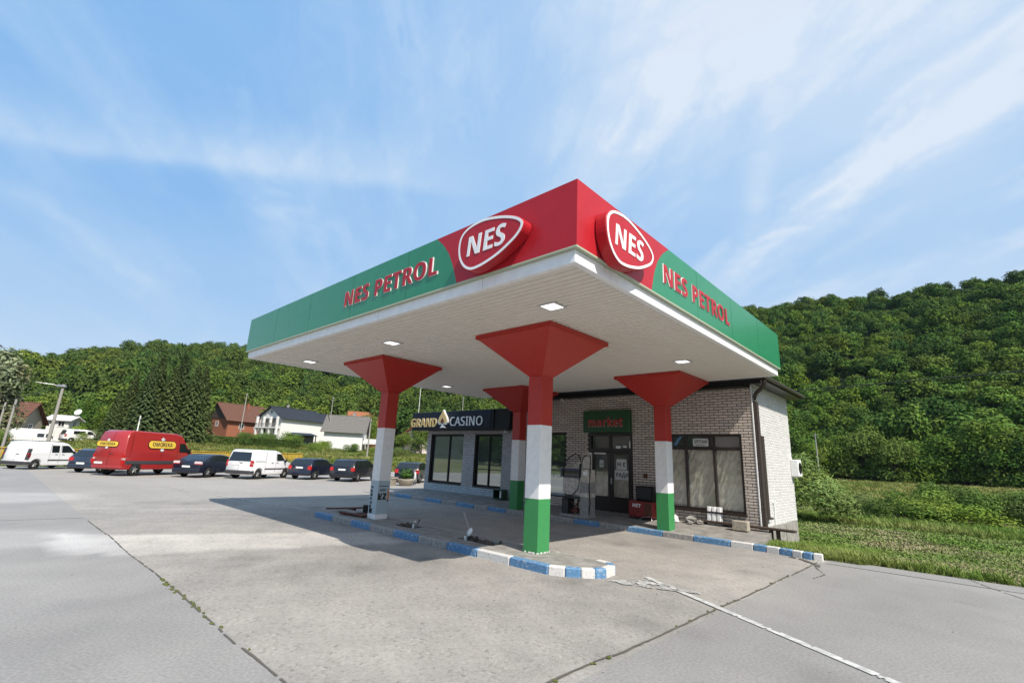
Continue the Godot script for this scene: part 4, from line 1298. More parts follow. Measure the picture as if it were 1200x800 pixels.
func bicycle():
	var t := thing("bicycle", "white framed bicycle standing behind the planters", "bicycle", Vector3(-24.0, 0, -15.4), -.75)
	var hub := [Vector3(-.52, .34, 0), Vector3(.52, .34, 0)]
	for h in hub:
		var w := part("wheel", t)
		w.position = h
		var b := MB.new()
		b.xf = Transform3D(Basis(Vector3.RIGHT, PI / 2), Vector3.ZERO)
		b.lathe([Vector2(.30, -.018), Vector2(.34, -.02), Vector2(.345, 0), Vector2(.34, .02), Vector2(.30, .018)], 24)
		put("tyre", b, M.rubber, w)
		b = MB.new()
		b.xf = Transform3D(Basis(Vector3.RIGHT, PI / 2), Vector3.ZERO)
		b.lathe([Vector2(.285, -.012), Vector2(.30, -.012), Vector2(.30, .012), Vector2(.285, .012)], 24)
		b.xf = Transform3D.IDENTITY
		for k in 12:
			var a := TAU * k / 12
			b.tube([Vector3.ZERO, Vector3(cos(a) * .29, sin(a) * .29, 0)], .004, 4)
		put("rim", b, M.steel, w)
	var b := MB.new()
	var bb := Vector3(-.06, .32, 0)
	var seat := Vector3(-.2, .82, 0)
	var head := Vector3(.38, .78, 0)
	b.tube([bb, seat], .03, 8); b.tube([bb, head], .034, 8); b.tube([seat - Vector3(0, .06, 0), head], .03, 8); b.tube([hub[0], bb], .02, 6); b.tube([hub[0], seat - Vector3(0, .08, 0)], .018, 6); b.tube([hub[1], head + Vector3(-.03, .1, 0)], .026, 8)
	put("frame", b, M.white_clean, t)
	b = MB.new(); b.tube([Vector3(.33, .9, -.28), Vector3(.37, .92, 0), Vector3(.33, .9, .28)], .016, 6); put("handlebar", b, M.black, t)
	b = MB.new(); b.cbox(Vector3(-.22, .9, 0), Vector3(.26, .06, .14), .02); b.tube([Vector3(-.2, .8, 0), Vector3(-.21, .88, 0)], .014, 6); put("saddle", b, M.black, t)

# ---------------------------------------------------------------- vehicles
func wheel_meshes(r: float, wd: float) -> Array:
	var key := "w%.2f" % r
	if meshes.has(key): return meshes[key]
	var b := MB.new()
	b.xf = Transform3D(Basis(Vector3.FORWARD, -PI / 2), Vector3.ZERO)     # axis along x
	b.lathe([Vector2(r * .62, -wd / 2), Vector2(r * .93, -wd / 2), Vector2(r, -wd * .32), Vector2(r, wd * .32), Vector2(r * .93, wd / 2), Vector2(r * .62, wd / 2)], 22)
	var ty := b.done()
	b = MB.new()
	b.xf = Transform3D(Basis(Vector3.FORWARD, -PI / 2), Vector3.ZERO)
	b.lathe([Vector2(0, -wd * .2), Vector2(r * .64, -wd * .2), Vector2(r * .64, wd * .42), Vector2(r * .58, wd * .44), Vector2(r * .56, wd * .2), Vector2(0, wd * .2)], 22)
	b.lathe([Vector2(r * .0, wd * .2), Vector2(r * .16, wd * .2), Vector2(r * .15, wd * .36), Vector2(0, wd * .38)], 12)
	for k in 5:
		var a := TAU * k / 5
		b.xf = Transform3D(Basis(Vector3.RIGHT, a), Vector3.ZERO)
		b.cbox(Vector3(wd * .27, r * .34, 0), Vector3(wd * .2, r * .5, r * .17), .01)
	var rm := b.done()
	meshes[key] = [ty, rm]
	return meshes[key]

func prof_s(pr: Array, y: float) -> float:         # where the tail is at height y
	for i in pr.size() - 1:
		if pr[i].y <= y and pr[i + 1].y >= y: return lerpf(pr[i].x, pr[i + 1].x, (y - pr[i].y) / maxf(.001, pr[i + 1].y - pr[i].y))
	return pr[0].x

func vehicle(called: String, label: String, category: String, sp: Dictionary, at: Vector3, head_deg: float, sc := 1.0) -> Node3D:
	# at = ground under the rear axle; heading measured from -z towards -x
	var L: float = sp.L
	var W: float = sp.W
	var pr: Array = sp.prof
	var t := thing(called, label, category, Vector3.ZERO, deg_to_rad(head_deg), sp.get("group", ""))
	var fwd := Vector3(-sin(deg_to_rad(head_deg)), 0, -cos(deg_to_rad(head_deg)))
	t.position = at + fwd * (L / 2 - sp.ax[0]) * sc
	t.scale = Vector3.ONE * sc
	var belt: float = sp.belt
	var tuck: float = sp.tuck
	var r: float = sp.r
	var wf := func(y): return W / 2 - maxf(0, y - belt) * tuck - maxf(0, .5 - y) * .10
	var V := func(s, y, x): return Vector3(x, y, L / 2 - s)
	# outline with wheel arches
	var out := PackedVector2Array()
	for p in pr: out.append(p)
	var yb: float = pr[0].y
	for k in [1, 0]:
		var c: float = sp.ax[k]
		var R := r + .05
		var a0 := asin(clampf((yb - r) / R, -1, 1))
		for i in 9:
			var a := lerpf(a0, PI - a0, i / 8.0)
			out.append(Vector2(c + cos(a) * R, r + sin(a) * R))
	out.reverse()                                    # counter-clockwise in (s, y)
	var ar := 0.0
	for i in out.size(): ar += out[i].cross(out[(i + 1) % out.size()])
	if ar < 0: out.reverse()
	var bev := .05
	var inn := MB.inset(out, bev)
	var b := MB.new()
	for i in out.size():
		var j := (i + 1) % out.size()
		var p := out[i]; var q := out[j]
		var wp: float = wf.call(p.y) - bev
		var wq: float = wf.call(q.y) - bev
		b.sm = 1
		b.quad(V.call(p.x, p.y, -wp), V.call(q.x, q.y, -wq), V.call(q.x, q.y, wq), V.call(p.x, p.y, wp))
		var ip := inn[i]; var iq := inn[j]
		for sd in [-1.0, 1.0]:
			var A: Vector3 = V.call(p.x, p.y, wp * sd)
			var B: Vector3 = V.call(q.x, q.y, wq * sd)
			var C: Vector3 = V.call(iq.x, iq.y, wf.call(iq.y) * sd)
			var D: Vector3 = V.call(ip.x, ip.y, wf.call(ip.y) * sd)
			if sd > 0: b.quad(A, B, C, D)
			else: b.quad(B, A, D, C)
	b.sm = -1
	for band in [[-1.0, belt], [belt, 9.0]]:
		var rect := PackedVector2Array([Vector2(-9, band[0]), Vector2(29, band[0]), Vector2(29, band[1]), Vector2(-9, band[1])])
		for poly in Geometry2D.intersect_polygons(inn, rect):
			_side(b, poly, wf, 0.0, L)
	put("body", b, sp.paint, t)
	# dark floor and arches
	b = MB.new(); b.box(Vector3(0, yb + .12, 0), Vector3(W - .3, .2, L - .3)); put("underbody", b, M.black, t)
	# side windows
	for w in sp.side:
		for sd in [-1.0, 1.0]:
			b = MB.new(); _side(b, PackedVector2Array(w), wf, .010, L, sd); put("side_window", b, M.car_glass, t)
	for g in sp.glass:        # windscreens between two profile points
		var p: Vector2 = pr[g[0]].lerp(pr[g[1]], g[2])
		var q: Vector2 = pr[g[0]].lerp(pr[g[1]], g[3])
		var n := Vector2(-(q - p).y, (q - p).x).normalized() * .012
		if g[0] > 5: n = n.abs() if q.y < p.y else n
		if n.y < 0: n = -n
		var o := .09
		var wp: float = wf.call(p.y) - bev - o * .5
		var wq: float = wf.call(q.y) - bev - o
		b = MB.new()
		var P := [V.call(p.x + n.x, p.y + n.y, -wp), V.call(p.x + n.x, p.y + n.y, wp), V.call(q.x + n.x, q.y + n.y, wq), V.call(q.x + n.x, q.y + n.y, -wq)]
		b.face(P, Vector3(0, .6, 0))
		put("rear_window" if g[0] < 5 else "windscreen", b, M.car_glass, t)
	# bumpers, lights, plate
	var ybp: float = sp.bump[0]
	for e in [0, 1]:
		b = MB.new()
		var s: float = -.02 if e == 0 else L - .08
		b.cbox(V.call(s + .05, (ybp + sp.bump[1]) / 2, 0), Vector3(W - .06, sp.bump[1] - ybp, .14), .04)
		if sp.dark_bumper:
			for sd in [-1, 1]: b.cbox(V.call(s + (.2 if e == 0 else -.06), (ybp + sp.bump[1]) / 2, sd * (W / 2 - .035)), Vector3(.08, sp.bump[1] - ybp, .42), .03)
		put("bumper", b, M.bumper if sp.dark_bumper else sp.paint, t)
	for sd in [-1, 1]:
		for l in sp.tail:    # [y0, y1, width, reach round the side, material]
			b = MB.new()
			var ym: float = (l[0] + l[1]) / 2
			var s: float = prof_s(pr, ym)
			var wx: float = wf.call(ym)
			var s0: float = prof_s(pr, l[0]); var s1: float = prof_s(pr, l[1])
			var tilt := atan2(s1 - s0, l[1] - l[0])
			b.xf = Transform3D(Basis(Vector3.RIGHT, -tilt), V.call(s + l[3] / 2 - .012, ym, sd * (wx - l[2] / 2 + .012)))
			b.cbox(Vector3.ZERO, Vector3(l[2], (l[1] - l[0]) / cos(tilt), l[3]), .015)
			put("tail_light", b, l[4], t)
		b = MB.new(); b.cbox(V.call(sp.headl[0], sp.headl[1], sd * (W / 2 - .2)), Vector3(.32, .18, .2), .03); put("headlight", b, M.tail_clear, t)
		b = MB.new(); b.cbox(V.call(sp.mirror[0], sp.mirror[1], sd * (W / 2 + .09)), Vector3(.18, .17 if L < 5 else .3, .1), .03); put("mirror", b, M.black, t)
	b = MB.new(); b.box(V.call(prof_s(pr, sp.plate) - .014, sp.plate, sp.get("plate_x", 0.0)), Vector3(.52, .11, .02)); put("number_plate", b, M.plate, t)
	# seams and handles
	if sp.dark_bumper or L > 5:
		b = MB.new()
		var run := []
		for k in range(1, 5): run.append(V.call(pr[k].x - .002, pr[k].y, 0))
		b.tube(run, .010, 4); put("rear_seam", b, M.black, t)
		b = MB.new(); b.cbox(V.call(prof_s(pr, belt - .1) - .012, belt - .1, .16), Vector3(.2, .05, .03), .008); put("rear_handle", b, M.bumper, t)
	for s in sp.seams:
		for sd in [-1, 1]:
			b = MB.new(); b.box(V.call(s, (sp.seam_y[0] + sp.seam_y[1]) / 2, sd * (W / 2 - .002)), Vector3(.008, sp.seam_y[1] - sp.seam_y[0], .012)); put("door_seam", b, M.black, t)
	for s in sp.handles:
		for sd in [-1, 1]:
			b = MB.new(); b.cbox(V.call(s, belt - .08, sd * (W / 2 + .012)), Vector3(.03, .035, .16), .008); put("door_handle", b, M.bumper if sp.dark_bumper else sp.paint, t)
	if sp.has("strip"):
		for sd in [-1, 1]:
			b = MB.new(); b.cbox(V.call((sp.strip[0] + sp.strip[1]) / 2, sp.strip[2], sd * (W / 2 + .004)), Vector3(.025, sp.strip[3], sp.strip[1] - sp.strip[0]), .006); put("side_strip", b, M.bumper, t)
	if sp.has("rails"):
		for sd in [-1, 1]:
			b = MB.new(); var yr: float = sp.rails[2]
			b.tube([V.call(sp.rails[0], yr - .05, sd * (wf.call(yr) - .1)), V.call(sp.rails[0] + .12, yr + .03, sd * (wf.call(yr) - .1)), V.call(sp.rails[1] - .12, yr + .03, sd * (wf.call(yr) - .1)), V.call(sp.rails[1], yr - .05, sd * (wf.call(yr) - .1))], .018, 6); put("roof_rail", b, M.black, t)
	# wheels
	var wm := wheel_meshes(r, sp.get("tw", .2))
	for k in 2:
		for sd in [-1, 1]:
			var w := part("wheel", t)
			w.position = V.call(sp.ax[k], r, sd * (W / 2 - .13))
			if sd < 0: w.rotation.y = PI
			mi("tyre", wm[0], M.tyre, w)
			mi("rim", wm[1], M.rim, w)
	return t

func _side(b: MB, poly: PackedVector2Array, wf: Callable, off: float, L: float, only := 0.0):
	var tr := Geometry2D.triangulate_polygon(poly)
	for i in range(0, tr.size(), 3):
		var p := [poly[tr[i]], poly[tr[i + 1]], poly[tr[i + 2]]]
		for sd in [-1.0, 1.0]:
			if only != 0 and only != sd: continue
			var v := []
			for q in p: v.append(Vector3(sd * (wf.call(q.y) + off), q.y, L / 2 - q.x))
			b.face(v, Vector3(0, v[0].y, v[0].z))

func P2(a: Array) -> Array:
	var o := []
	for i in range(0, a.size(), 2): o.append(Vector2(a[i], a[i + 1]))
	return o

func vehicles():
	var R: Material = M.tail_light
	var kangoo := {L = 4.21, W = 1.83, r = .31, ax = [.68, 3.38], belt = 1.08, tuck = .14, paint = M.paint_white, dark_bumper = true,
		prof = P2([.05, .26, 0, .45, .03, .95, .12, 1.5, .24, 1.76, .42, 1.83, 2.3, 1.83, 2.75, 1.73, 3.4, 1.16, 3.95, 1.0, 4.15, .75, 4.21, .5, 4.16, .26]),
		glass = [[7, 8, .06, .9]], side = [P2([1.55, 1.12, 1.55, 1.60, 2.08, 1.60, 2.08, 1.12]), P2([2.25, 1.12, 2.25, 1.60, 2.62, 1.62, 2.8, 1.56, 3.2, 1.14])],
		bump = [.3, .52], tail = [[.62, 1.35, .16, .16, M.bumper], [.75, 1.05, .13, .2, R]], headl = [4.0, .85], mirror = [3.1, 1.15], plate = .72, plate_x = -.2,
		seams = [1.45, 2.16, 3.2], seam_y = [.45, 1.7], handles = [1.9, 2.4], strip = [1.4, 3.3, .62, .08], rails = [.6, 2.5, 1.83]}
	vehicle("small_van", "white small van with side windows and roof rails parked farthest left", "van", kangoo, Vector3(-40.3, 0, 2.95), 39, .94)
	var hatch := {L = 4.0, W = 1.68, r = .29, ax = [.75, 3.2], belt = .93, tuck = .3, paint = M.paint_blue_gray, dark_bumper = false,
		prof = P2([.03, .28, 0, .48, .03, .66, .09, .94, .46, 1.34, .7, 1.43, 1.6, 1.45, 2.15, 1.38, 2.85, .98, 3.65, .86, 3.93, .7, 4.0, .48, 3.95, .26]),
		glass = [[3, 4, .1, .92], [7, 8, .08, .92]], side = [P2([.62, .98, .8, 1.30, 1.35, 1.36, 1.35, .98]), P2([1.43, .98, 1.43, 1.36, 1.65, 1.37, 2.1, 1.31, 2.62, .98])],
		bump = [.27, .5], tail = [[.68, .9, .3, .14, R]], headl = [3.82, .68], mirror = [2.5, .98], plate = .56, seams = [1.4, 2.45], seam_y = [.35, .92], handles = [1.6]}
	vehicle("hatchback_car", "blue grey hatchback half hidden by the red delivery van", "car", hatch, Vector3(-36.6, 0, .1), 40, 1.0)
	var sprinter := {L = 5.9, W = 1.99, r = .35, tw = .24, ax = [1.0, 4.66], belt = 1.35, tuck = .11, paint = M.paint_red, dark_bumper = false,
		prof = P2([.05, .36, 0, .55, .02, 1.3, .10, 2.2, .24, 2.5, .5, 2.62, 3.7, 2.6, 4.2, 2.48, 4.95, 1.5, 5.55, 1.22, 5.84, .9, 5.9, .55, 5.85, .32]),
		glass = [[7, 8, .06, .92]], side = [P2([4.0, 1.42, 4.0, 1.98, 4.42, 2.0, 4.82, 1.5, 4.82, 1.42])],
		bump = [.42, .56], tail = [[.62, 1.22, .13, .16, R], [.9, 1.04, .135, .165, M.tail_clear]], headl = [5.65, .95], mirror = [4.75, 1.5], plate = .72, plate_x = -.55,
		seams = [.42, 2.6, 3.85, 4.9], seam_y = [.5, 2.4], handles = [3.95, 2.7], strip = [.2, 4.2, .78, .2]}
	var v := vehicle("delivery_van", "red high roofed delivery van with yellow lettered plates", "van", sprinter, Vector3(-33.6, 0, -.95), 36, 1.0)
	# lettered plates: side panel and left rear door
	var capsule := PackedVector2Array()
	for i in 9: capsule.append(Vector2(.64 + sin(PI * i / 8) * .17, -cos(PI * i / 8) * .17))
	for i in 9: capsule.append(Vector2(-.64 - sin(PI * i / 8) * .17, cos(PI * i / 8) * .17))
	for q in [[1.28, Vector3(.958, 1.86, .35), Basis(Vector3.UP, PI / 2).rotated(Vector3(0, 0, 1), .11)], [.85, Vector3(-.25, 1.80, 2.915), Basis(Vector3.RIGHT, -.085)]]:
		var pb := part("lettered_plate", v)
		pb.transform = Transform3D(q[2] * Basis.from_scale(Vector3(q[0], q[0], 1)), q[1])
		put("plate_border", _pr(MB.inset(capsule, -.03), 0, .012), M.black, pb)
		put("plate_face", _pr(capsule, .004, .018), M.yellow, pb)
		words("lettering", "OMORIKA", .27, .006, M.ink, pb, Transform3D(Basis.IDENTITY, Vector3(0, 0, .021)), true, false, 1.2)
		var em := MB.new()
		em.prism(PackedVector2Array([Vector2(-.06, .18), Vector2(-.12, .27), Vector2(0, .36), Vector2(.12, .27), Vector2(.06, .18)]), 0, .012)
		em.prism(PackedVector2Array([Vector2(-.06, -.18), Vector2(-.12, -.27), Vector2(0, -.34), Vector2(.12, -.27), Vector2(.06, -.18)]), 0, .012)
		put("emblem", em, M.silver, pb)
	var fast := {L = 4.7, W = 1.8, r = .32, ax = [1.0, 3.75], belt = 1.0, tuck = .32, paint = M.paint_navy, dark_bumper = false,
		prof = P2([.04, .28, 0, .5, .02, .8, .06, 1.03, .32, 1.07, 1.12, 1.40, 1.7, 1.46, 2.35, 1.45, 2.95, 1.33, 3.6, 1.0, 4.3, .86, 4.62, .68, 4.7, .48, 4.65, .26]),
		glass = [[4, 5, .06, .9], [8, 9, .05, .92]], side = [P2([.95, 1.05, 1.2, 1.28, 1.5, 1.36, 2.1, 1.38, 2.1, 1.05]), P2([2.18, 1.05, 2.18, 1.38, 2.42, 1.38, 2.9, 1.28, 3.35, 1.05])],
		bump = [.27, .56], tail = [[.84, .99, .42, .2, M.tail_clear], [.80, .85, .44, .2, R]], headl = [4.45, .7], mirror = [3.2, 1.05], plate = .68, seams = [1.2, 2.14, 3.2], seam_y = [.35, 1.0], handles = [1.5, 2.4]}
	vehicle("sedan_car", "dark navy fastback sedan between the red van and white van", "car", fast, Vector3(-32.1, 0, -4.5), 39, .97)
	var caddy := {L = 4.4, W = 1.8, r = .31, ax = [.83, 3.51], belt = 1.1, tuck = .13, paint = M.paint_white, dark_bumper = true,
		prof = P2([.05, .28, 0, .48, .03, 1.0, .20, 1.66, .30, 1.77, .45, 1.82, 2.3, 1.82, 2.8, 1.71, 3.5, 1.13, 4.1, .96, 4.34, .75, 4.4, .5, 4.35, .26]),
		glass = [[2, 3, .14, 1.0], [7, 8, .06, .92]], side = [P2([2.42, 1.14, 2.42, 1.6, 2.72, 1.62, 2.9, 1.55, 3.3, 1.16])],
		bump = [.32, .54], tail = [[.78, 1.14, .13, .2, R], [.9, .99, .135, .205, M.tail_clear]], headl = [4.15, .8], mirror = [3.2, 1.14], plate = .92, plate_x = -.25,
		seams = [1.35, 2.34, 3.4], seam_y = [.45, 1.7], handles = [2.0, 2.5], strip = [1.3, 3.3, .64, .08]}
	v = vehicle("panel_van", "white windowless panel van with one tinted rear window", "van", caddy, Vector3(-30.5, 0, -6.92), 32, 1.0)
	var bb := MB.new(); bb.box(Vector3(.89, 1.1, 1.35), Vector3(.03, .03, .95)); put("slide_rail", bb, M.bumper, v)
	var golf := {L = 4.15, W = 1.73, r = .30, ax = [.8, 3.31], belt = .94, tuck = .3, paint = M.paint_ink, dark_bumper = false,
		prof = P2([.03, .28, 0, .48, .03, .62, .10, .94, .42, 1.36, .66, 1.42, 1.6, 1.44, 2.2, 1.38, 2.9, .98, 3.75, .86, 4.05, .72, 4.12, .48, 4.08, .26]),
		glass = [[3, 4, .08, .9], [7, 8, .06, .92]], side = [P2([.55, .98, .74, 1.30, 1.32, 1.36, 1.32, .98]), P2([1.40, .98, 1.40, 1.36, 1.62, 1.36, 2.12, 1.30, 2.68, .98])],
		bump = [.27, .52], tail = [[.66, .92, .26, .14, R]], headl = [3.95, .7], mirror = [2.6, 1.0], plate = .8, seams = [1.36, 2.6], seam_y = [.35, .92], handles = [1.55]}
	vehicle("hatchback_car", "dark blue hatchback right of the white panel van", "car", golf, Vector3(-30.0, 0, -10.52), 32, .98)
	var wagon := {L = 4.6, W = 1.75, r = .31, ax = [.95, 3.55], belt = .96, tuck = .27, paint = M.paint_black, dark_bumper = false,
		prof = P2([.03, .28, 0, .5, .03, .66, .08, .97, .34, 1.38, .55, 1.47, 2.2, 1.50, 2.75, 1.43, 3.4, 1.0, 4.2, .88, 4.52, .72, 4.6, .5, 4.55, .26]),
		glass = [[3, 4, .08, .92], [7, 8, .06, .92]], side = [P2([.42, 1.0, .62, 1.34, 1.12, 1.41, 1.12, 1.0]), P2([1.2, 1.0, 1.2, 1.41, 1.98, 1.42, 1.98, 1.0]), P2([2.06, 1.0, 2.06, 1.42, 2.25, 1.42, 2.68, 1.36, 3.2, 1.0])],
		bump = [.27, .52], tail = [[.70, .94, .24, .16, R]], headl = [4.4, .72], mirror = [3.1, 1.03], plate = .80, seams = [1.16, 2.02, 3.1], seam_y = [.35, .94], handles = [1.35, 2.2], rails = [.6, 2.6, 1.49]}
	vehicle("estate_car", "black estate car with roof rails left of the wrapped column", "car", wagon, Vector3(-27.7, 0, -12.45), 34, .98)
	var small: Dictionary = golf.duplicate()
	small.paint = M.paint_black
	vehicle("hatchback_car", "black hatchback parked behind the planters and bicycle", "car", small, Vector3(-25.9, 0, -16.3), 36.6, 1.0)
	# two white vans beyond the yellow fence
	var bus: Dictionary = sprinter.duplicate()
	bus.paint = M.paint_white; bus.side = [P2([4.0, 1.42, 4.0, 1.98, 4.42, 2.0, 4.82, 1.5, 4.82, 1.42]), P2([3.0, 1.42, 3.0, 1.98, 3.8, 1.98, 3.8, 1.42])]
	vehicle("parked_van", "long white van behind the yellow fence at far left", "van", bus, Vector3(-94.5, terr(-95, 1) - .05, 2.0), 12, .95)
	var camper: Dictionary = caddy.duplicate()
	camper.side = [P2([2.42, 1.14, 2.42, 1.6, 2.72, 1.62, 2.9, 1.55, 3.3, 1.16]), P2([.9, 1.14, .9, 1.6, 2.2, 1.6, 2.2, 1.14])]
	vehicle("parked_van", "white minibus behind the yellow fence left of the red van", "van", camper, Vector3(-95.0, terr(-95, -4.5) - .05, -3.6), 14, 1.1)

# ---------------------------------------------------------------- houses
func house(label: String, at: Vector3, turn: float, L: float, D: float, He: float, Hr: float, wall_m: Material, roof_m: Material, wins: Array, over := .5, called := "house") -> Node3D:
	# ridge along x; gable ends at +-x; front at +z
	var t := thing(called, label, "house", at, turn)
	var b := MB.new()
	b.xf = Transform3D(Basis(Vector3.UP, PI / 2), Vector3.ZERO)
	b.prism(PackedVector2Array([Vector2(-D / 2, -1.5), Vector2(D / 2, -1.5), Vector2(D / 2, He), Vector2(0, Hr), Vector2(-D / 2, He)]), -L / 2, L / 2)
	put("wall", b, wall_m, t)
	var sl := (Hr - He) / (D / 2)
	var rf := part("roof", t)
	for s in [-1, 1]:
		b = MB.new()
		var e := D / 2 + over
		var lo := Hr - sl * e
		for q in [0]:
			var A := Vector3(-L / 2 - over, Hr + .12, 0)
			var B := Vector3(L / 2 + over, Hr + .12, 0)
			var C := Vector3(L / 2 + over, lo + .12, s * e)
			var E := Vector3(-L / 2 - over, lo + .12, s * e)
			var dn := Vector3(0, -.14, 0)
			var ce := (A + C) / 2 + dn / 2
			for f in [[A, B, C, E], [A + dn, B + dn, C + dn, E + dn], [A, B, B + dn, A + dn], [E, C, C + dn, E + dn], [A, E, E + dn, A + dn], [B, C, C + dn, B + dn]]: b.face(f, ce)
		put("roof_slope", b, roof_m, rf)
		# tile courses
		b = MB.new()
		var n := int(e / .45)
		for k in range(1, n):
			var z: float = s * e * k / n
			var y: float = Hr + .13 - sl * absf(z)
			b.box(Vector3(0, y, z), Vector3(L + over * 2 - .05, .035, .06))
		tag(put("tile_course", b, roof_m, rf), "", "", "", "stuff")
	b = MB.new(); b.tube([Vector3(-L / 2 - over, Hr + .14, 0), Vector3(L / 2 + over, Hr + .14, 0)], .1, 6); put("ridge_cap", b, roof_m, rf)
	for w in wins:      # [side, along, y, width, height]: f front, r right gable, l left gable
		var wn := part(w[5] if w.size() > 5 else "window", t)
		var pos := Vector3(w[1], w[2], D / 2 + .02) if w[0] == "f" else (Vector3(L / 2 + .02, w[2], -w[1]) if w[0] == "r" else Vector3(-L / 2 - .02, w[2], w[1]))
		wn.position = pos
		wn.rotation.y = 0.0 if w[0] == "f" else (PI / 2 if w[0] == "r" else -PI / 2)
		b = MB.new()
		for q in [[Vector3(0, w[4] / 2, .02), Vector3(w[3] + .16, .1, .06)], [Vector3(0, -w[4] / 2, .02), Vector3(w[3] + .16, .1, .06)], [Vector3(w[3] / 2, 0, .02), Vector3(.1, w[4], .06)], [Vector3(-w[3] / 2, 0, .02), Vector3(.1, w[4], .06)], [Vector3(0, 0, .02), Vector3(.06, w[4], .05)]]: b.box(q[0], q[1])
		put("frame", b, M.white, wn)
		b = MB.new(); b.box(Vector3.ZERO, Vector3(w[3], w[4], .03)); put("glass", b, M.car_glass, wn)
	return t

func chimney(t: Node3D, p: Vector3, m: Material):
	var b := MB.new(); b.cbox(p + Vector3(0, .5, 0), Vector3(.5, 1.6, .5), .02); b.cbox(p + Vector3(0, 1.34, 0), Vector3(.62, .1, .62), .01); put("chimney", b, m, t)

func houses():
	var b: MB
	# white house with the dark roof and the open loggia in its gable
	var wy := terr(-128, -42) + 1.1
	var t := house("white house with a dark roof and pillared loggia in its gable", Vector3(-126.5, wy, -49.6), deg_to_rad(105), 13, 8.5, 4.6, 7.2, M.plaster_white, M.tile_dark, [["l", 2.4, 1.1, 1.4, 1.4], ["l", -2.0, 1.1, 1.4, 1.4], ["l", 0, 5.9, .8, .9]], .8)
	chimney(t, Vector3(-1.5, 6.9, -.8), M.pump_gray)
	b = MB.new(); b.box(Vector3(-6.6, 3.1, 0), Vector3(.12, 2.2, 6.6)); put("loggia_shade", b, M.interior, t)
	for z in [-3.9, -1.3, 1.3, 3.9]:
		b = MB.new(); b.cbox(Vector3(-7.4, 2.3, z), Vector3(.5, 4.6, .5), .03); put("pillar", b, M.plaster_white, t)
	b = MB.new(); b.box(Vector3(-7.2, 1.85, 0), Vector3(1.2, .25, 8.2)); put("balcony_floor", b, M.plaster_white, t)
	b = MB.new()
	for k in 22: b.box(Vector3(-7.72, 2.45, -3.8 + k * .36), Vector3(.05, .9, .06))
	b.box(Vector3(-7.72, 2.92, 0), Vector3(.08, .07, 8))
	put("balcony_rail", b, M.pump_gray, t)
	# its lower wing
	t = house("white extension wing with a dark roof behind the white house", Vector3(-129, wy + .2, -59.6), deg_to_rad(105), 8, 8, 4.3, 6.6, M.plaster_white, M.tile_dark, [["f", -1.0, 2.9, .7, .6], ["f", 1.6, 2.9, .7, .6]], .7)
	# brick house with the brown roof
	t = house("unplastered brick house with a brown tiled roof at the wood edge", Vector3(-139, terr(-140, -38) + .9, -40.5), deg_to_rad(100), 11, 11, 3.4, 7.4, M.house_brick, M.tile_brown, [["f", -2, 1.6, 1.2, 1.2], ["f", 2, 1.6, 1.2, 1.2], ["l", 0, 2.0, 1.2, 1.2]], .9)
	b = MB.new(); b.prism(PackedVector2Array([Vector2(-5.2, 3.5), Vector2(5.2, 3.5), Vector2(0, 7.2)]), -.05, .05)
	var g := put("gable_boards", b, M.wood_dark, t); g.position = Vector3(-5.6, 0, 0); g.rotation.y = -PI / 2
	chimney(t, Vector3(1, 6.6, 1.5), M.house_brick)
	# grey roofed white house
	t = house("low white house with a weathered grey tiled roof", Vector3(-91.9, terr(-92, -44) + .4, -46.8), deg_to_rad(54), 7.6, 8.6, 3.5, 6.6, M.plaster_white, M.tile_gray, [["r", .0, 1.4, 1.2, 1.2]], .7)
	chimney(t, Vector3(1.0, 6.2, -1.2), M.pump_gray)
	b = MB.new(); b.prism(PackedVector2Array([Vector2(-4.2, 3.4), Vector2(4.2, 3.4), Vector2(0, 6.4)]), -.05, .05)
	g = put("gable_boards", b, M.wood_dark, t); g.position = Vector3(3.9, 0, 0); g.rotation.y = PI / 2
	b = MB.new(); b.box(Vector3(5.6, 1.1, 1.2), Vector3(3.4, .2, 5.2)); b.box(Vector3(7.2, 1.6, 1.2), Vector3(.15, .9, 5.2)); b.box(Vector3(5.6, 1.6, 3.75), Vector3(3.4, .9, .15)); put("balcony", b, M.plaster_white, t)
	for z in [3.6, -1.2]:
		b = MB.new(); b.box(Vector3(7.1, .0, z), Vector3(.25, 2.2, .25)); put("balcony_post", b, M.plaster_white, t)
	# open shed with a dark roof between them
	t = thing("garden_shed", "open garden pavilion with a dark roof beside the grey roofed house", "shed", Vector3(-100.5, terr(-100, -42) - .2, -41.0), deg_to_rad(72))
	b = MB.new(); b.frus(Vector3(0, 2.75, 0), Vector3(6.2, .5, 5), Vector3(3.6, 0, 1.2)); put("roof", b, M.tile_dark, t)
	for q in [[-2.7, -2], [2.7, -2], [-2.7, 2], [2.7, 2], [0, 2]]:
		b = MB.new(); b.box(Vector3(q[0], 1.0, q[1]), Vector3(.2, 3.0, .2)); put("post", b, M.wood_dark, t)
	b = MB.new(); b.box(Vector3(0, 1.0, -1.9), Vector3(5.4, 3.0, .15)); put("back_wall", b, M.stone_beige, t)
	for q in [[-1.2, .4], [1.0, .2]]:
		b = MB.new(); b.cbox(Vector3(q[0], .35, q[1]), Vector3(1.4, .9, .8), .05); put("stored_box", b, M.stone_beige, t)
	# orange roofs
	house("house with a long orange tiled roof behind the grey roofed house", Vector3(-124, terr(-124, -72) + 1.0, -72), deg_to_rad(62), 13, 10, 5.2, 8.6, M.house_brick, M.tile_orange, [["f", -3, 3.6, 1.2, 1.2], ["f", 2, 3.6, 1.2, 1.2]], .8)
	t = house("pale pink gabled house with an orange roof beside the casino corner", Vector3(-100, terr(-100, -72) + .2, -72.0), deg_to_rad(112), 8, 6.6, 3.6, 5.7, M.plaster_pink, M.tile_orange, [["l", .8, 1.4, 1.2, 1.1]], .8)
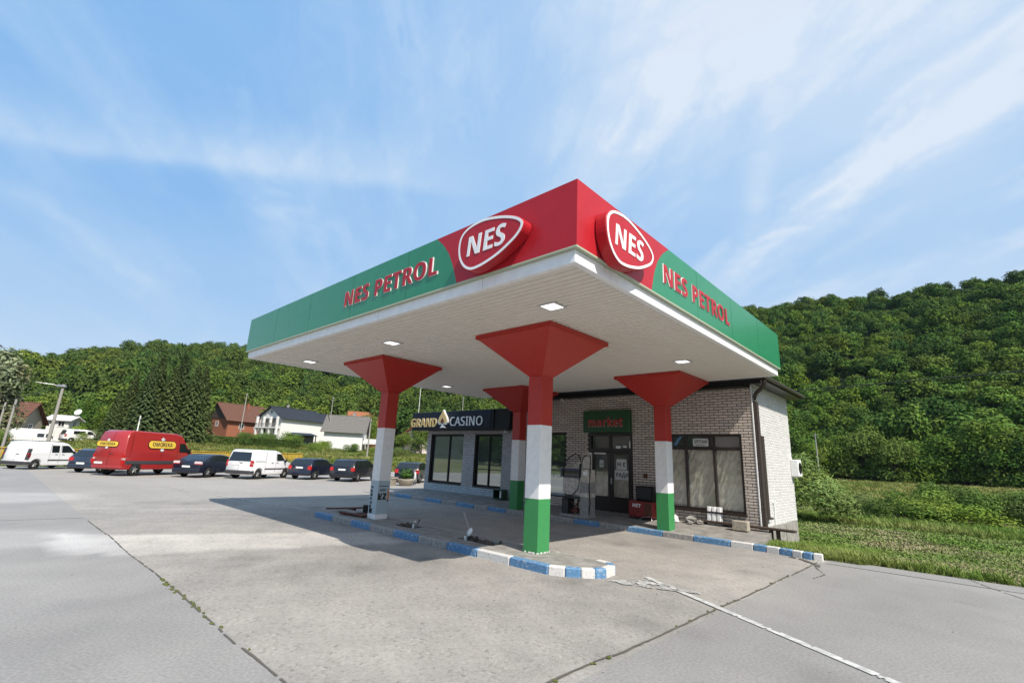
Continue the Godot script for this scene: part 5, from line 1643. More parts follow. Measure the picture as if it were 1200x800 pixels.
	b = MB.new(); b.box(Vector3(-5.0, 2.35, .4), Vector3(2.0, .14, 6.4)); put("porch_roof", b, M.tile_brown, t)
	# far left: cottage and small white block
	t = house("small cottage with a brown red roof under the pale tree", Vector3(-99, terr(-99, 2) + 1.2, 3.4), deg_to_rad(60), 6, 5.5, 2.4, 4.9, M.stone_beige, M.tile_brown, [["r", 0, 1.4, .9, .9]], .6)
	t = house("tiny white block house with a flat pale roof behind the white vans", Vector3(-103, terr(-103, -3) + 1.1, -3.2), deg_to_rad(55), 3.0, 2.6, 2.5, 3.0, M.plaster_white, M.plaster_white, [["r", 0, 1.8, .8, .8], ["f", .5, 1.8, .9, .8]], .5)
	t = thing("satellite_dish", "white satellite dish above the tiny white block house", "satellite dish", Vector3(-102, terr(-102, -6) + .6, -4.6), .9)
	b = MB.new(); b.tube([Vector3.ZERO, Vector3(0, 3.6, 0)], .05, 6); put("mast", b, M.steel, t)
	b = MB.new(); b.xf = Transform3D(Basis(Vector3.RIGHT, 1.1), Vector3(0, 3.7, .1)); b.lathe([Vector2(0, 0), Vector2(.25, .03), Vector2(.5, .14), Vector2(.52, .14), Vector2(.25, .0), Vector2(0, -.03)], 16); put("dish", b, M.white, t)
	t = tag(mi("market_awning", _boxmesh(Vector3(3.2, .3, 2.0)), mat("awning_pink", lin(.6, .25, .28), .8)), "faded pink awning at the left edge under the pale tree", "awning")
	t.position = Vector3(-88, terr(-88, 5.8) + 1.9, 5.6)

# ---------------------------------------------------------------- fence and poles
func fence_and_poles():
	var t := thing("yellow_fence", "long yellow board fence behind the parked cars", "fence", Vector3.ZERO)
	var pts := [Vector2(-46.8, 9), Vector2(-49.5, -3), Vector2(-54, -21)]
	var slat := _boxmesh(Vector3(.15, .95, .03))
	var post := _boxmesh(Vector3(.1, 1.25, .1))
	for s in 2:
		var a: Vector2 = pts[s]
		var c: Vector2 = pts[s + 1]
		var L := a.distance_to(c)
		var ang := atan2(-(c - a).y, (c - a).x)
		var n := int(L / .19)
		for k in n:
			var p := a.lerp(c, (k + .5) / n)
			var o := mi("slat", slat, M.yellow_paint, t)
			o.position = Vector3(p.x, terr(p.x, p.y) + .62, p.y); o.rotation.y = ang
			if k % 12 == 0:
				o = mi("post", post, M.yellow_paint, t); o.position = Vector3(p.x - .05, terr(p.x, p.y) + .55, p.y + .02); o.rotation.y = ang
		for y in [.35, 1.12]:
			var m := int(L / 3)
			for k in m:
				var p := a.lerp(c, float(k) / m)
				var q := a.lerp(c, float(k + 1) / m)
				var b := MB.new(); b.tube([Vector3(p.x + .06, terr(p.x, p.y) + y, p.y), Vector3(q.x + .06, terr(q.x, q.y) + y, q.y)], .04, 5); put("rail", b, M.yellow_paint, t)
	# poles: [x, z, height, radius, label]
	var poles := [[-52.0, 3.85, 5.0, .11, "grey concrete pole just left of the first white van", 0], [-67.3, 4.25, 5.2, .12, "short grey pole at the left edge before the cottage", 0],
		[-66.4, -6.82, 4.2, .09, "thin white pole rising behind the red delivery van", 0], [-105, -30.3, 10.2, .13, "pale wooden pole before the brick house", 0], [-92, -42.8, 11.0, .11, "thin pole rising over the grey tiled roof", 0],
		[-68.5, -38.2, 6.6, .14, "white concrete pole beside the grey roofed house", 0], [-84, -72, 15, .12, "tall thin pole on the slope above the casino sign", 0], [-17, -106, 9.2, .15, "pale pole standing at the foot of the right hill", 0],
		[-110.5, -78.5, 19, .1, "thin bare pole above the letters GRAND on the slope", 0]]
	for q in poles:
		var y := terr(q[0], q[1]) - .2
		var p := thing("utility_pole", q[4], "utility pole", Vector3(q[0], y, q[1]), 0, "utility poles around the station")
		var b := MB.new(); b.tube([Vector3.ZERO, Vector3(0, q[2] * .5, 0), Vector3(0, q[2], 0)], q[3], 8, q[3] * .65); put("shaft", b, M.pole_concrete if q[3] > .1 else M.white, p)
		b = MB.new(); b.box(Vector3(0, q[2] - .4, 0), Vector3(.9, .08, .08)); b.box(Vector3(-.35, q[2] - .3, 0), Vector3(.07, .14, .07)); b.box(Vector3(.35, q[2] - .3, 0), Vector3(.07, .14, .07)); put("crossarm", b, M.pump_gray, p)
	var y0 := terr(-54, 1.2) - .1
	t = thing("street_lamp", "tall grey lamp post with a side arm behind the first van", "street lamp", Vector3(-54, y0, 1.2))
	var b := MB.new(); b.tube([Vector3.ZERO, Vector3(0, 3.2, 0), Vector3(0, 6.6, 0)], .15, 8, .10); put("shaft", b, M.pole_concrete, t)
	b = MB.new(); b.tube([Vector3(0, 6.3, 0), Vector3(-.1, 6.5, .6), Vector3(-.1, 6.55, 1.8)], .045, 6); put("arm", b, M.steel, t)
	b = MB.new(); b.cbox(Vector3(.05, 6.42, .12), Vector3(.34, .22, .7), .06); put("lamp_head", b, M.steel, t)
	# wires
	for q in [[Vector3(-60, 17.5, -104), Vector3(45, 19.0, -92), "black cable crossing in front of the right hill"], [Vector3(-54, 6.6, 1.2), Vector3(-52, 5.0, 3.85), "short cable between lamp post and grey pole"]]:
		b = MB.new()
		var w := []
		for k in 17:
			var f := k / 16.0
			w.append(q[0].lerp(q[1], f) - Vector3(0, 1.0 * 4 * f * (1 - f) * (.8 if q[0].distance_to(q[1]) > 20 else .1), 0))
		b.tube(w, .08 if q[0].distance_to(q[1]) > 20 else .015, 4)
		tag(put("overhead_cable", b, M.wire), q[2], "cable")

# ---------------------------------------------------------------- plants
func leaf_mesh(P: PackedVector3Array, N: PackedVector3Array, C: PackedColorArray, ccw := true) -> ArrayMesh:
	var a := []
	a.resize(Mesh.ARRAY_MAX)
	a[Mesh.ARRAY_VERTEX] = P
	a[Mesh.ARRAY_NORMAL] = N
	a[Mesh.ARRAY_COLOR] = C
	var I := PackedInt32Array()
	for i in range(0, P.size(), 4):
		if ccw: I.append_array([i, i + 2, i + 1, i, i + 3, i + 2])
		else: I.append_array([i, i + 1, i + 2, i, i + 2, i + 3])
	a[Mesh.ARRAY_INDEX] = I
	var m := ArrayMesh.new()
	m.add_surface_from_arrays(Mesh.PRIMITIVE_TRIANGLES, a)
	return m

func rdir(g: RandomNumberGenerator) -> Vector3:
	var z := g.randf_range(-1, 1)
	var a := g.randf_range(0, TAU)
	var s := sqrt(1 - z * z)
	return Vector3(cos(a) * s, z, sin(a) * s)

func crown_mesh(sd: int, lobes: Array, n: int, leaf: float, base: Color, flat := .6, hue := .22) -> ArrayMesh:
	var g := RandomNumberGenerator.new()
	g.seed = sd
	var P := PackedVector3Array()
	var N := PackedVector3Array()
	var C := PackedColorArray()
	var tot := 0.0
	var tint := []
	for l in lobes:
		tot += l[1] * l[1]
		var k := g.randf_range(.8, 1.22)
		tint.append(Color(base.r * k * g.randf_range(.92, 1.1), base.g * k, base.b * k * g.randf_range(.85, 1.1)))
	for li in lobes.size():
		var l = lobes[li]
		var m := int(n * l[1] * l[1] / tot)
		for i in m:
			var d := rdir(g)
			if d.y < -.55: d.y = -d.y
			var p: Vector3 = l[0] + d * l[1] * Vector3(1, .85, 1) * (g.randf_range(.6, 1.1) if g.randf() < .8 else g.randf_range(1.0, 1.32))
			var nn := (d + rdir(g) * .75 + Vector3(0, .35, 0)).normalized()
			var u := nn.cross(rdir(g)).normalized()
			var w := nn.cross(u)
			var s := leaf * g.randf_range(.6, 1.35)
			var k := g.randf_range(1 - hue, 1 + hue * 1.3)
			var c: Color = tint[li]
			c = Color(c.r * k, c.g * k, c.b * k)
			P.append_array([p - u * s, p - w * s * flat, p + u * s, p + w * s * flat])
			N.append_array([nn, nn, nn, nn])
			C.append_array([c, c, c, c])
	return leaf_mesh(P, N, C)

func broad_lobes(sd: int, h: float, r: float, n := 9) -> Array:     # crown lobes of a broadleaf tree, origin at its foot
	var g := RandomNumberGenerator.new()
	g.seed = sd
	var o := [[Vector3(0, h * .62, 0), r * .72]]
	for i in n:
		var a := TAU * i / n + g.randf_range(-.4, .4)
		var e := g.randf_range(-.5, 1.0)
		var q := r * sqrt(maxf(0, 1 - e * e * .8)) * g.randf_range(.5, .7)
		o.append([Vector3(cos(a) * q, h * .60 + e * h * .27, sin(a) * q), r * (g.randf_range(.32, .5) if n < 15 else g.randf_range(.2, .42))])
	for i in 4:
		var a := TAU * i / 4 + g.randf_range(-.4, .4)
		o.append([Vector3(cos(a) * r * .55, h * g.randf_range(.22, .34), sin(a) * r * .55), r * g.randf_range(.34, .46)])
	return o

func trunk_mesh(sd: int, h: float, r: float) -> ArrayMesh:
	var g := RandomNumberGenerator.new()
	g.seed = sd
	var b := MB.new()
	b.tube([Vector3(0, -.4, 0), Vector3(g.randf_range(-.1, .1), h * .3, g.randf_range(-.1, .1)), Vector3(g.randf_range(-.2, .2), h * .75, g.randf_range(-.2, .2))], r, 7, r * .4)
	for i in 5:
		var a := TAU * i / 5 + g.randf()
		var y := h * g.randf_range(.3, .5)
		b.tube([Vector3(0, y, 0), Vector3(cos(a) * h * .12, y + h * .12, sin(a) * h * .12), Vector3(cos(a) * h * .22, y + h * .24, sin(a) * h * .22)], r * .45, 5, r * .15)
	return b.done()

func conifer_mesh(sd: int, h: float, r: float, base: Color, n: int, leaf: float, droop := .25) -> ArrayMesh:
	var g := RandomNumberGenerator.new()
	g.seed = sd
	var P := PackedVector3Array()
	var N := PackedVector3Array()
	var C := PackedColorArray()
	var whorls := int(h / .55)
	for i in n:
		var f := pow(g.randf(), 1.25)
		var wy: float = .08 * h + .92 * h * (floorf(f * whorls) + g.randf_range(.0, .9)) / whorls
		var reach := r * (1 - wy / h) * g.randf_range(.9, 1.08) + .12
		var k := floori(g.randf() * 9)
		var a := TAU * k / 9 + floorf(f * whorls) * 1.7 + g.randf_range(-.22, .22)
		var q := reach * sqrt(g.randf_range(.08, 1.0))
		var d := Vector3(cos(a), 0, sin(a))
		var p := d * q + Vector3(0, wy - q * droop, 0)
		var u := (d + Vector3(0, -droop - g.randf() * .4, 0) + rdir(g) * .35).normalized()
		var w := u.cross(Vector3.UP + rdir(g) * .5).normalized()
		var s := leaf * g.randf_range(.7, 1.3)
		var c := g.randf_range(.7, 1.35)
		var col := Color(base.r * c, base.g * c, base.b * c)
		P.append_array([p - u * s, p - w * s * .32, p + u * s, p + w * s * .32])
		var nn := u.cross(w).normalized()
		if nn.y < 0:
			nn = -nn
			P.resize(P.size() - 4)
			P.append_array([p - u * s, p + w * s * .32, p + u * s, p - w * s * .32])
		N.append_array([nn, nn, nn, nn])
		C.append_array([col, col, col, col])
	return leaf_mesh(P, N, C)

func multi(called: String, mesh: Mesh, m: Material, xs: Array, cols: Array, parent: Node = self) -> MultiMeshInstance3D:
	var mm := MultiMesh.new()
	mm.transform_format = MultiMesh.TRANSFORM_3D
	mm.use_colors = cols.size() > 0
	mm.mesh = mesh
	mm.instance_count = xs.size()
	for i in xs.size():
		mm.set_instance_transform(i, xs[i])
		if cols.size(): mm.set_instance_color(i, cols[i])
	var o := MultiMeshInstance3D.new()
	o.multimesh = mm
	o.material_override = m
	o.name = numbered(called) if parent == self else numbered_in(str(parent.get_instance_id()) + called, called)
	parent.add_child(o, true)
	return o

func forest():
	var g := RandomNumberGenerator.new()
	g.seed = 101
	var variants := []
	var hs := [9.5, 10.5, 8.5, 11.5, 9.0, 10.0]
	for i in 6:
		variants.append(crown_mesh(200 + i, broad_lobes(300 + i, hs[i], [4.0, 4.4, 3.8, 4.2, 3.6, 4.6][i], 18), 3000, .31, [Color(.108, .168, .024), Color(.088, .150, .026), Color(.140, .190, .026), Color(.070, .124, .024), Color(.115, .178, .030), Color(.100, .146, .022)][i]))
	var xs := [[], [], [], [], [], []]
	var cs := [[], [], [], [], [], []]
	var kind := FastNoiseLite.new()
	kind.seed = 9; kind.frequency = .02; kind.fractal_octaves = 3
	var r := 108.0
	while r < 420:
		var step := 5.5
		var dth := rad_to_deg(step / r)
		var th := -14.0
		while th < 112:
			th += dth
			var rr := r + g.randf_range(-2.4, 2.4)
			var tt := th + g.randf_range(-.42, .42) * dth
			var f := pl(tt, FOOT)
			if rr < f + (4.0 if tt > 50 else -18.0): continue
			if rr > pl(tt, RIDGE) + 16 or g.randf() < .05: continue
			var x := -cos(deg_to_rad(tt)) * rr
			var z := -sin(deg_to_rad(tt)) * rr
			var kn := kind.get_noise_2d(x, z)
			var i := clampi(int((kn * .9 + .5) * 6 + g.randf_range(-1.6, 1.6)), 0, 5)
			var s := g.randf_range(.68, 1.02) * (1.3 if tt < 45 else 1.0) * (1.3 if g.randf() < .10 else 1.0)
			var bs := Basis(Vector3.UP, g.randf_range(0, TAU)).scaled(Vector3(s * g.randf_range(.9, 1.15), s * g.randf_range(.85, 1.15), s))
			xs[i].append(Transform3D(bs, Vector3(x, terr(x, z) - 2.2, z)))
			var k := g.randf_range(.74, 1.2)
			cs[i].append(Color(k * g.randf_range(.82, 1.02), k * (.9 if tt < 45 else 1.0), k * g.randf_range(.85, 1.15)))
		r += 5.0
	var t := Node3D.new()
	t.name = numbered("hillside_forest")
	add_child(t)
	tag(t, "dense green broadleaf forest covering the hillsides", "forest", "", "stuff")
	for i in 6:
		var o := multi("foliage", variants[i], M.leaf, xs[i], cs[i], t)
		o.set_meta("kind", "stuff")

func tree(called: String, label: String, cat: String, group: String, crown: Mesh, trunk: Mesh, at: Vector3, turn: float, sc: Vector3) -> Node3D:
	var t := thing(called, label, cat, at, turn, group)
	t.scale = sc
	mi("crown", crown, M.leaf, t)
	if trunk: mi("trunk", trunk, M.bark, t)
	return t

func plants():
	var g := RandomNumberGenerator.new()
	g.seed = 55
	var crowns := []
	var trunks := []
	for i in 4:
		crowns.append(crown_mesh(400 + i, broad_lobes(420 + i, 10.5, 4.3, 12), 9000, .19, [Color(.088, .152, .024), Color(.074, .134, .024), Color(.108, .162, .026), Color(.092, .140, .028)][i]))
		trunks.append(trunk_mesh(440 + i, 10.5, .22))
	# front row of trees at the foot of the right hill
	var th := 72.0
	var row := 0
	while th < 104:
		var r := pl(th, FOOT) + g.randf_range(-3, 3)
		var x := -cos(deg_to_rad(th)) * r
		var z := -sin(deg_to_rad(th)) * r
		var i := g.randi_range(0, 3)
		var s := g.randf_range(.85, 1.15)
		tree("leafy_tree", "leafy tree, %s from the left in the front row below the right hill" % ["first", "second", "third", "fourth", "fifth", "sixth", "seventh", "eighth", "ninth", "tenth", "eleventh", "twelfth", "thirteenth", "fourteenth", "fifteenth", "sixteenth", "seventeenth", "eighteenth", "nineteenth", "twentieth"][row], "tree", "trees along the foot of the right hill", crowns[i], trunks[i], Vector3(x, terr(x, z) - 1.9, z), g.randf_range(0, TAU), Vector3(s, s * g.randf_range(.95, 1.2), s))
		th += g.randf_range(1.7, 2.6)
		row += 1
	# trees around the houses
	for q in [[-112, -20, .8, "round bright green tree left of the brick house"], [-118, -66, .9, "leafy tree right behind the dark roofed house"], [-150, -55, 1.1, "big tree on the slope over the dark roofed house"], [-105, -60, .65, "small tree between the grey roofed house and the pink house"], [-132, -28, 1.0, "dense tree beside the brick house gable"], [-76, -50, .5, "low tree at the right of the grey roofed house"], [-83, -60, .7, "tree left of the pink house"], [-92, -84, .9, "tree above the pink house"], [-78, -76, .7, "tree on the slope behind the casino sign"], [-122, 2, .85, "broad tree behind the lamp post"], [-118, -8, .7, "light green tree right of the lamp post"], [-98, -8.5, .6, "young tree behind the tiny white block house"]]:
		var i := g.randi_range(0, 3)
		tree("leafy_tree", q[3], "tree", "trees around the houses", crowns[i], trunks[i], Vector3(q[0], terr(q[0], q[1]) - .5, q[1]), g.randf_range(0, TAU), Vector3.ONE * q[2])
	# dark conifers behind the red van
	var cm := []
	for i in 3: cm.append(conifer_mesh(500 + i, 15.0, 3.7, [Color(.098, .136, .048), Color(.106, .140, .050), Color(.090, .128, .050)][i], 9000, .33))
	var ct := MB.new(); ct.tube([Vector3(0, -.5, 0), Vector3(0, 7, 0), Vector3(0, 14.6, 0)], .24, 7, .04)
	var ctm := ct.done()
	var k := 0
	for q in [[-87, -7.2, .52], [-89, -9.0, .70], [-86, -10.4, .78], [-89, -11.9, .92], [-85.5, -13.2, .80], [-88.5, -14.8, .97], [-85.5, -16.2, .84], [-88, -18.0, .86]]:
		var t := tree("conifer_tree", "dark spruce in the tall row behind the red van, number %s from the left by height order" % ["first", "second", "third", "fourth", "fifth", "sixth", "seventh", "eighth"][k], "tree", "row of dark spruces behind the parked cars", cm[k % 3], ctm, Vector3(q[0], terr(q[0], q[1]), q[1]), k * 1.3, Vector3(q[2], q[2] * .98, q[2]))
		t.set_meta("label", ["shortest dark spruce, first on the left of the row behind the red van", "dark spruce second from the left in the row behind the red van", "dark spruce third from the left in the row behind the red van", "dark spruce fourth from the left in the row behind the red van", "dark spruce in the row, fourth from the brick house", "tallest dark spruce, third from the brick house", "dark spruce second from the brick house in the row", "dark spruce at the right end of the row near the brick house"][k])
		k += 1
	# pale silvery tree at the left edge
	tree("pale_tree", "broad pale silvery tree at the left edge of the view", "tree", "", crown_mesh(520, broad_lobes(521, 11.2, 5.2, 16), 20000, .27, Color(.185, .205, .120), .4, .4), trunks[0], Vector3(-77, terr(-77, 6) - .3, 7.3), 0, Vector3(1, 1.0, 1))
	# shrubs at the edge of the meadow
	var bm := []
	for i in 4:
		var lob := []
		var gg := RandomNumberGenerator.new(); gg.seed = 600 + i
		for n in 9: lob.append([Vector3(gg.randf_range(-1.3, 1.3), gg.randf_range(.4, 1.5), gg.randf_range(-.9, .9)), gg.randf_range(.5, .85)])
		bm.append(crown_mesh(620 + i, lob, 6500, .07, [Color(.13, .20, .036), Color(.085, .145, .032), Color(.17, .245, .04), Color(.12, .165, .05)][i], .45))
	tree("willow_bush", "tall soft rounded bush behind the white wall corner", "shrub", "", crown_mesh(640, [[Vector3(0, 1.3, 0), 1.35], [Vector3(.9, 1.1, .2), 1.0], [Vector3(-.9, 1.2, 0), 1.1], [Vector3(.2, 2.2, 0), .8], [Vector3(-.6, 2.3, -.2), .7], [Vector3(1.5, .7, .3), .7]], 12000, .085, Color(.18, .245, .07), .25), null, Vector3(-3.4, -.6, -25.5), 0, Vector3(1.35, 1.2, 1.35))
	var spots := [[-.2, -31.5, 1.0, 1, "leafy bush right of the tall soft bush"], [1.6, -33.0, 1.1, 0, "wide bush behind the meadow, second of the hedge line"], [3.0, -31.2, 1.15, 2, "bright green bush sticking forward in the meadow hedge"], [4.6, -34.5, 1.1, 1, "dark bush behind the bright green bush"], [6.6, -33.4, 1.05, 3, "greyish bush right of the bright green bush"], [8.6, -33.0, 1.2, 0, "large bush near the right edge of the meadow"], [10.6, -34.0, 1.25, 2, "last bush at the right edge of the view"], [-1.6, -35, 1.2, 3, "bush standing behind the hedge line near the pale pole"], [7.4, -38, 1.2, 1, "dark bush deep behind the greyish bush"], [12.8, -32.5, 1.2, 1, "bush beyond the right edge of the meadow"], [2.2, -38, 1.1, 1, "dark bush in the gap of the hedge line"]]
	for q in spots:
		tree("meadow_bush", q[4], "shrub", "bushes along the meadow", bm[q[3]], null, Vector3(q[0], terr(q[0], q[1]) - .15, q[1]), g.randf_range(0, TAU), Vector3(q[2] * g.randf_range(.85, 1.2), q[2] * g.randf_range(.6, 1.0), q[2]))
	# shrubs on the bank behind the cars
	for q in [[-88, -34, 1.5, 0, "round shrub in front of the white house"], [-90.5, -30.5, 1.2, 1, "low shrub left of the round shrub by the white house"], [-84, -38, 1.0, 2, "bright shrub on the bank below the white house"], [-80, -34, .9, 0, "small shrub on the grassy bank behind the white panel van"], [-78, -41, .9, 1, "young tree shaped shrub before the grey roofed house"], [-76, -44, .8, 2, "second young shrub before the grey roofed house"], [-70, -45, 1.1, 3, "grey green shrub left of the wrapped column"], [-60, -46, 1.2, 3, "shrub behind the black estate car"], [-56, -49, 1.2, 0, "bushy shrub behind the black hatchback"], [-52, -46, 1.0, 1, "leafy shrub between column and casino"], [-64, -52, 1.3, 2, "tall shrub below the pink house"], [-94, 3.5, 1.2, 0, "shrub before the brown roofed cottage"], [-92, 8, 1.2, 1, "shrub at the left edge near the cottage"], [-96, -4.5, 1.3, 2, "green shrub behind the white minibus"], [-84, -24.5, 1.2, 1, "shrub at the right end of the clipped hedge"]]:
		tree("bank_shrub", q[4], "shrub", "shrubs on the bank behind the cars", bm[q[3]], null, Vector3(q[0], terr(q[0], q[1]) - .1, q[1]), g.randf_range(0, TAU), Vector3.ONE * q[2])
	# clipped hedge
	var P := PackedVector3Array(); var N := PackedVector3Array(); var C := PackedColorArray()
	for i in 6500:
		var p := Vector3(g.randf_range(-8.5, 8.5), g.randf_range(0, 1.5), g.randf_range(-.5, .5))
		if g.randf() < .6: p.z = .5 + g.randf_range(-.08, .08)
		else: p.y = 1.5 + g.randf_range(-.1, .1)
		var nn := (Vector3(0, .4, .6) + rdir(g) * .8).normalized()
		var u := nn.cross(rdir(g)).normalized()
		var w := nn.cross(u)
		var s := g.randf_range(.08, .17)
		var c := g.randf_range(.75, 1.25)
		P.append_array([p - u * s, p - w * s * .6, p + u * s, p + w * s * .6]); N.append_array([nn, nn, nn, nn])
		var col := Color(.05 * c, .085 * c, .018 * c); C.append_array([col, col, col, col])
	var hd := tag(mi("clipped_hedge", leaf_mesh(P, N, C), M.leaf), "long clipped green hedge above the yellow fence", "hedge")
	hd.position = Vector3(-84, terr(-84, -23), -24.5); hd.rotation.y = deg_to_rad(72)
	# trees and meadow on the side behind the viewer, seen only in the casino windows
	var xs := []
	for i in 60:
		var x := -90.0 + i * 2.6 + g.randf_range(-1, 1)
		xs.append(Transform3D(Basis(Vector3.UP, g.randf() * 6).scaled(Vector3.ONE * g.randf_range(.8, 1.2)), Vector3(x, -1, 62 + g.randf_range(-5, 6))))
	tag(multi("roadside_trees", crowns[1], M.leaf, xs, []), "row of trees on the far side of the road", "trees", "", "stuff")

func grass():
	var g := RandomNumberGenerator.new()
	g.seed = 31
	var mk := func(n: int, h: float, w: float, spread: float, wide: float) -> ArrayMesh:
		var P := PackedVector3Array(); var N := PackedVector3Array(); var C := PackedColorArray()
		for i in n:
			var a := g.randf() * TAU
			var d := Vector3(cos(a), 0, sin(a))
			var o := Vector3(g.randf_range(-1, 1), 0, g.randf_range(-1, 1)) * spread
			var hh := h * g.randf_range(.5, 1.2)
			var s := Vector3(-d.z, 0, d.x) * w
			var lean := g.randf_range(.1, wide)
			var mid := o + Vector3(0, hh * .6, 0) + d * hh * lean * .4
			var tip := o + Vector3(0, hh * (1.05 - lean * .3), 0) + d * hh * lean
			var nn := (d * .5 + Vector3.UP).normalized()
			var c := g.randf_range(.75, 1.2)
			var col := Color(c, c, c * .95)
			for q in [[o - s * .6, o + s * .6, mid + s, mid - s], [mid - s, mid + s, tip + s * .12, tip - s * .12]]:
				nn = (q[1] - q[0]).cross(q[2] - q[0]).normalized()
				if nn.y < 0:
					nn = -nn
					q.reverse()
				P.append_array(q)
				for k in 4: N.append(nn); C.append(col)
		return leaf_mesh(P, N, C)
	var tall: ArrayMesh = mk.call(14, .36, .007, .10, .8)
	var broad: ArrayMesh = mk.call(12, .07, .019, .16, 1.6)
	var tint := FastNoiseLite.new()
	tint.seed = 12; tint.frequency = .16; tint.fractal_octaves = 3
	# meadow of low broad plants, drier and browner in patches
	var xs := []; var cs := []
	for i in 42000:
		var x := g.randf_range(-4.5, 15)
		var z := -9.3 - pow(g.randf(), 1.3) * 23.0
		if x < .95 and z > -11.0 and x > -.9: continue
		if x < -.85 and z > -15.4: continue
		var s := g.randf_range(.6, 1.5) * (1.0 + maxf(0, -z - 15) * .03)
		xs.append(Transform3D(Basis(Vector3.UP, g.randf() * TAU).scaled(Vector3(s, s * g.randf_range(.6, 1.2), s)), Vector3(x, terr(x, z) - .01, z)))
		var t := clampf(.48 + tint.get_noise_2d(x, z) * 1.3 + g.randf_range(-.35, .35), 0, 1)
		if z < -24: t *= .3
		cs.append(Color(.15, .24, .05).lerp(Color(.34, .30, .18), t))
	tag(multi("meadow_plants", broad, M.grass, xs, cs), "low leafy green and brown plants of the meadow", "meadow", "", "stuff")
	# tall grass: wall corner, kerb, lot edge, in front of the bushes
	xs = []; cs = []
	for i in 15000:
		var x := g.randf_range(-4.5, 15)
		var z := -9.25
		var s := 1.0
		var q := g.randf()
		if q < .22:
			x = g.randf_range(-.75, 1.6); z = -8.95 - pow(g.randf(), 1.2) * 2.4
			if x < -.55 and z > -9.6: continue
			s = g.randf_range(.3, .75)
		elif q < .34:
			x = g.randf_range(-.95, 1.5); z = g.randf_range(-15.6, -10.8); s = g.randf_range(.25, .5)
		elif q < .42:
			x = g.randf_range(.9, 14); z = -9.2 - g.randf() * .5; s = g.randf_range(.4, .9)
		elif q < .75:
			z = -25.5 - g.randf() * 6; s = g.randf_range(.6, 1.3)
		else:
			z = -9.5 - g.randf() * 22; s = g.randf_range(.25, .5)
			if x < -.85 and z > -15.4: continue
		xs.append(Transform3D(Basis(Vector3.UP, g.randf() * TAU).scaled(Vector3(s * 1.2, s, s * 1.2)), Vector3(x, terr(x, z) - .02, z)))
		var t := clampf(.25 + tint.get_noise_2d(x + 50, z) * .8 + g.randf_range(-.25, .25), 0, 1)
		cs.append(Color(.15, .25, .045).lerp(Color(.32, .33, .12), t))
	tag(multi("tall_grass", tall, M.grass, xs, cs), "tall fresh grass along the kerb and below the bushes", "grass", "", "stuff")
	# bank behind the cars and the field under the right hill
	xs = []; cs = []
	for i in 26000:
		var x: float
		var z: float
		if i % 3 < 2:
			x = g.randf_range(-112, -44.5); z = g.randf_range(-62, 9)
			if z < -34 and x > -44: continue
		else:
			x = g.randf_range(-18, 24); z = g.randf_range(-108, -36)
		var s := g.randf_range(1.2, 2.6)
		xs.append(Transform3D(Basis(Vector3.UP, g.randf() * TAU).scaled(Vector3(s * 1.6, s * .75, s * 1.6)), Vector3(x, terr(x, z) - .02, z)))
		var t := clampf(.5 + tint.get_noise_2d(x * .6, z * .6) * 1.2 + g.randf_range(-.25, .25), 0, 1)
		cs.append(Color(.12, .19, .034).lerp(Color(.30, .28, .10), t))
	tag(multi("bank_grass", tall, M.grass, xs, cs), "long grass on the bank behind the cars and on the far field", "grass", "", "stuff")

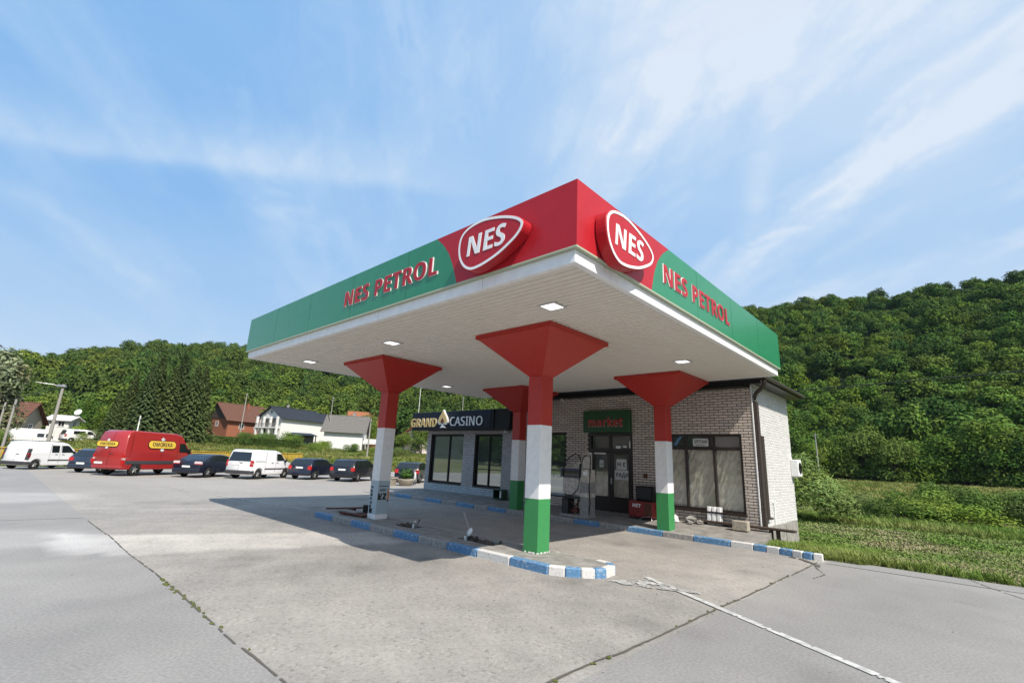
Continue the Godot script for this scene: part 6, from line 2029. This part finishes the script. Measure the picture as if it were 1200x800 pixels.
# ---------------------------------------------------------------- sky
func sky_texture() -> ImageTexture:
	var w := 1536
	var h := 768
	var img := Image.create(w, h, false, Image.FORMAT_RGB8)
	var n1 := FastNoiseLite.new(); n1.seed = 5; n1.frequency = .9; n1.fractal_octaves = 5; n1.fractal_gain = .55
	var n2 := FastNoiseLite.new(); n2.seed = 23; n2.frequency = 1.0; n2.fractal_octaves = 6; n2.fractal_gain = .58
	n2.domain_warp_enabled = true; n2.domain_warp_amplitude = .5; n2.domain_warp_frequency = .8
	var zen := Color(.35, .55, .785)
	var mid := Color(.45, .62, .80)
	var hor := Color(.67, .745, .825)
	var cloud := Color(.77, .80, .84)
	var trail := Vector3(-0.9202, 0.2009, 0.3361).normalized()
	var wisp := Vector3(0.4041, 0.8510, 0.3353).normalized()
	var wisp_mid := Vector3(-0.8909, 0.4428, -0.1014).normalized()
	for j in h:
		var v := (j + .5) / h
		var el := PI / 2 - v * PI
		var y := sin(el)
		var c := cos(el)
		for i in w:
			var col: Color
			if y < 0:
				col = Color(.45, .47, .47).lerp(Color(.30, .31, .29), clampf(-y * 4, 0, 1)) if y < -.02 else hor
			else:
				var u := (i + .5) / w
				var a := u * TAU
				var d := Vector3(sin(a) * c, y, -cos(a) * c)
				var e := el / (PI / 2)
				col = hor.lerp(mid, smoothstep(.0, .30, e)).lerp(zen, smoothstep(.28, .95, e))
				# veil of cirrus on a high layer
				var k := 1.0 / (y + .16)
				var px := d.x * k
				var pz := d.z * k
				var veil := n1.get_noise_2d(px * .55 + 3.0, pz * .55) * .5 + .5
				var rx := px * .82 + pz * .57
				var rz := -px * .57 + pz * .82
				var st := n2.get_noise_2d(rx * .55, rz * 1.9) * .5 + .5
				var fi := n2.get_noise_2d(rx * 1.7 + 20, rz * 6.0 + n1.get_noise_2d(px, pz) * 3.0) * .5 + .5
				var side := smoothstep(-.75, .55, d.x * .80 - d.z * .35 + .10 * d.y)     # more cloud towards the right hill
				var amt := clampf((veil - .42) * 1.5, 0, 1) * .35 + clampf((st - .42) * 2.2, 0, 1) * (.28 + .42 * clampf((fi - .3) * 1.6, 0, 1))
				amt = amt * (.75 + side * 1.0) + side * .36 + .06
				amt *= smoothstep(.04, .22, y) * .75 + .25
				# an old spread contrail and a long thin wisp, both along great circles
				var tr := absf(d.dot(trail) + n1.get_noise_2d(px * 2, pz * 2) * .012)
				if d.z < -.2: amt += .30 * exp(-pow(tr / .022, 2)) * smoothstep(.25, .45, y) * (.5 + n2.get_noise_2d(px * 3, pz * 3))
				var wi := d.dot(wisp) + n1.get_noise_2d(px + 9, pz) * .02
				amt += .40 * exp(-pow(wi / (.018 if wi < 0 else .06), 2)) * smoothstep(.80, 1.0, d.dot(wisp_mid)) * (.75 + .5 * n2.get_noise_2d(px * 1.5, pz * 6))
				col = col.lerp(cloud, clampf(amt, 0, .92))
			img.set_pixel(i, j, col)
	return ImageTexture.create_from_image(img)

# ---------------------------------------------------------------- scene
func _ready():
	# camera
	var cam := Camera3D.new()
	cam.name = "camera"
	var yaw := .7527
	var pitch := .2438
	var roll := .0457
	var fw := Vector3(-sin(yaw), 0, -cos(yaw))
	var rt := Vector3(cos(yaw), 0, -sin(yaw))
	var f2 := fw * cos(pitch) + Vector3.UP * sin(pitch)
	var u2 := Vector3.UP * cos(pitch) - fw * sin(pitch)
	var r3 := rt * cos(roll) + u2 * sin(roll)
	var u3 := u2 * cos(roll) - rt * sin(roll)
	cam.transform = Transform3D(Basis(r3, u3, -f2), Vector3(3.463, 1.947, 4.897))
	cam.fov = rad_to_deg(2 * atan(400 / 555.44))
	cam.near = .05
	cam.far = 6000
	add_child(cam)
	cam.current = true
	# sky, sun, exposure
	var we := WorldEnvironment.new()
	we.name = "world_environment"
	var env := Environment.new()
	env.background_mode = Environment.BG_SKY
	var sky := Sky.new()
	var pm := PanoramaSkyMaterial.new()
	pm.panorama = sky_texture()
	sky.sky_material = pm
	env.sky = sky
	env.tonemap_mode = Environment.TONE_MAPPER_LINEAR
	env.tonemap_exposure = 1.42
	env.sdfgi_enabled = true; env.ssao_enabled = true; env.ssil_enabled = true
	env.fog_enabled = true
	env.fog_light_color = Color(.72, .82, .92)
	env.fog_density = .00007
	we.environment = env
	add_child(we)
	var sun := DirectionalLight3D.new()
	sun.name = "sun"
	sun.light_color = Color(1, .965, .91)
	sun.light_energy = 1.3
	sun.light_angular_distance = .5
	sun.shadow_enabled = true
	var to := Vector3(3.74, 4.09, .92).normalized()
	add_child(sun)
	sun.transform = Transform3D(Basis.looking_at(-to, Vector3.UP), Vector3(0, 20, 0))
	hump.seed = 3; hump.frequency = .012; hump.fractal_octaves = 3
	materials()
	ground()
	lot()
	island()
	sidewalk()
	canopy()
	building()
	signs()
	forecourt()
	vehicles()
	houses()
	fence_and_poles()
	plants()
	forest()
	grass()
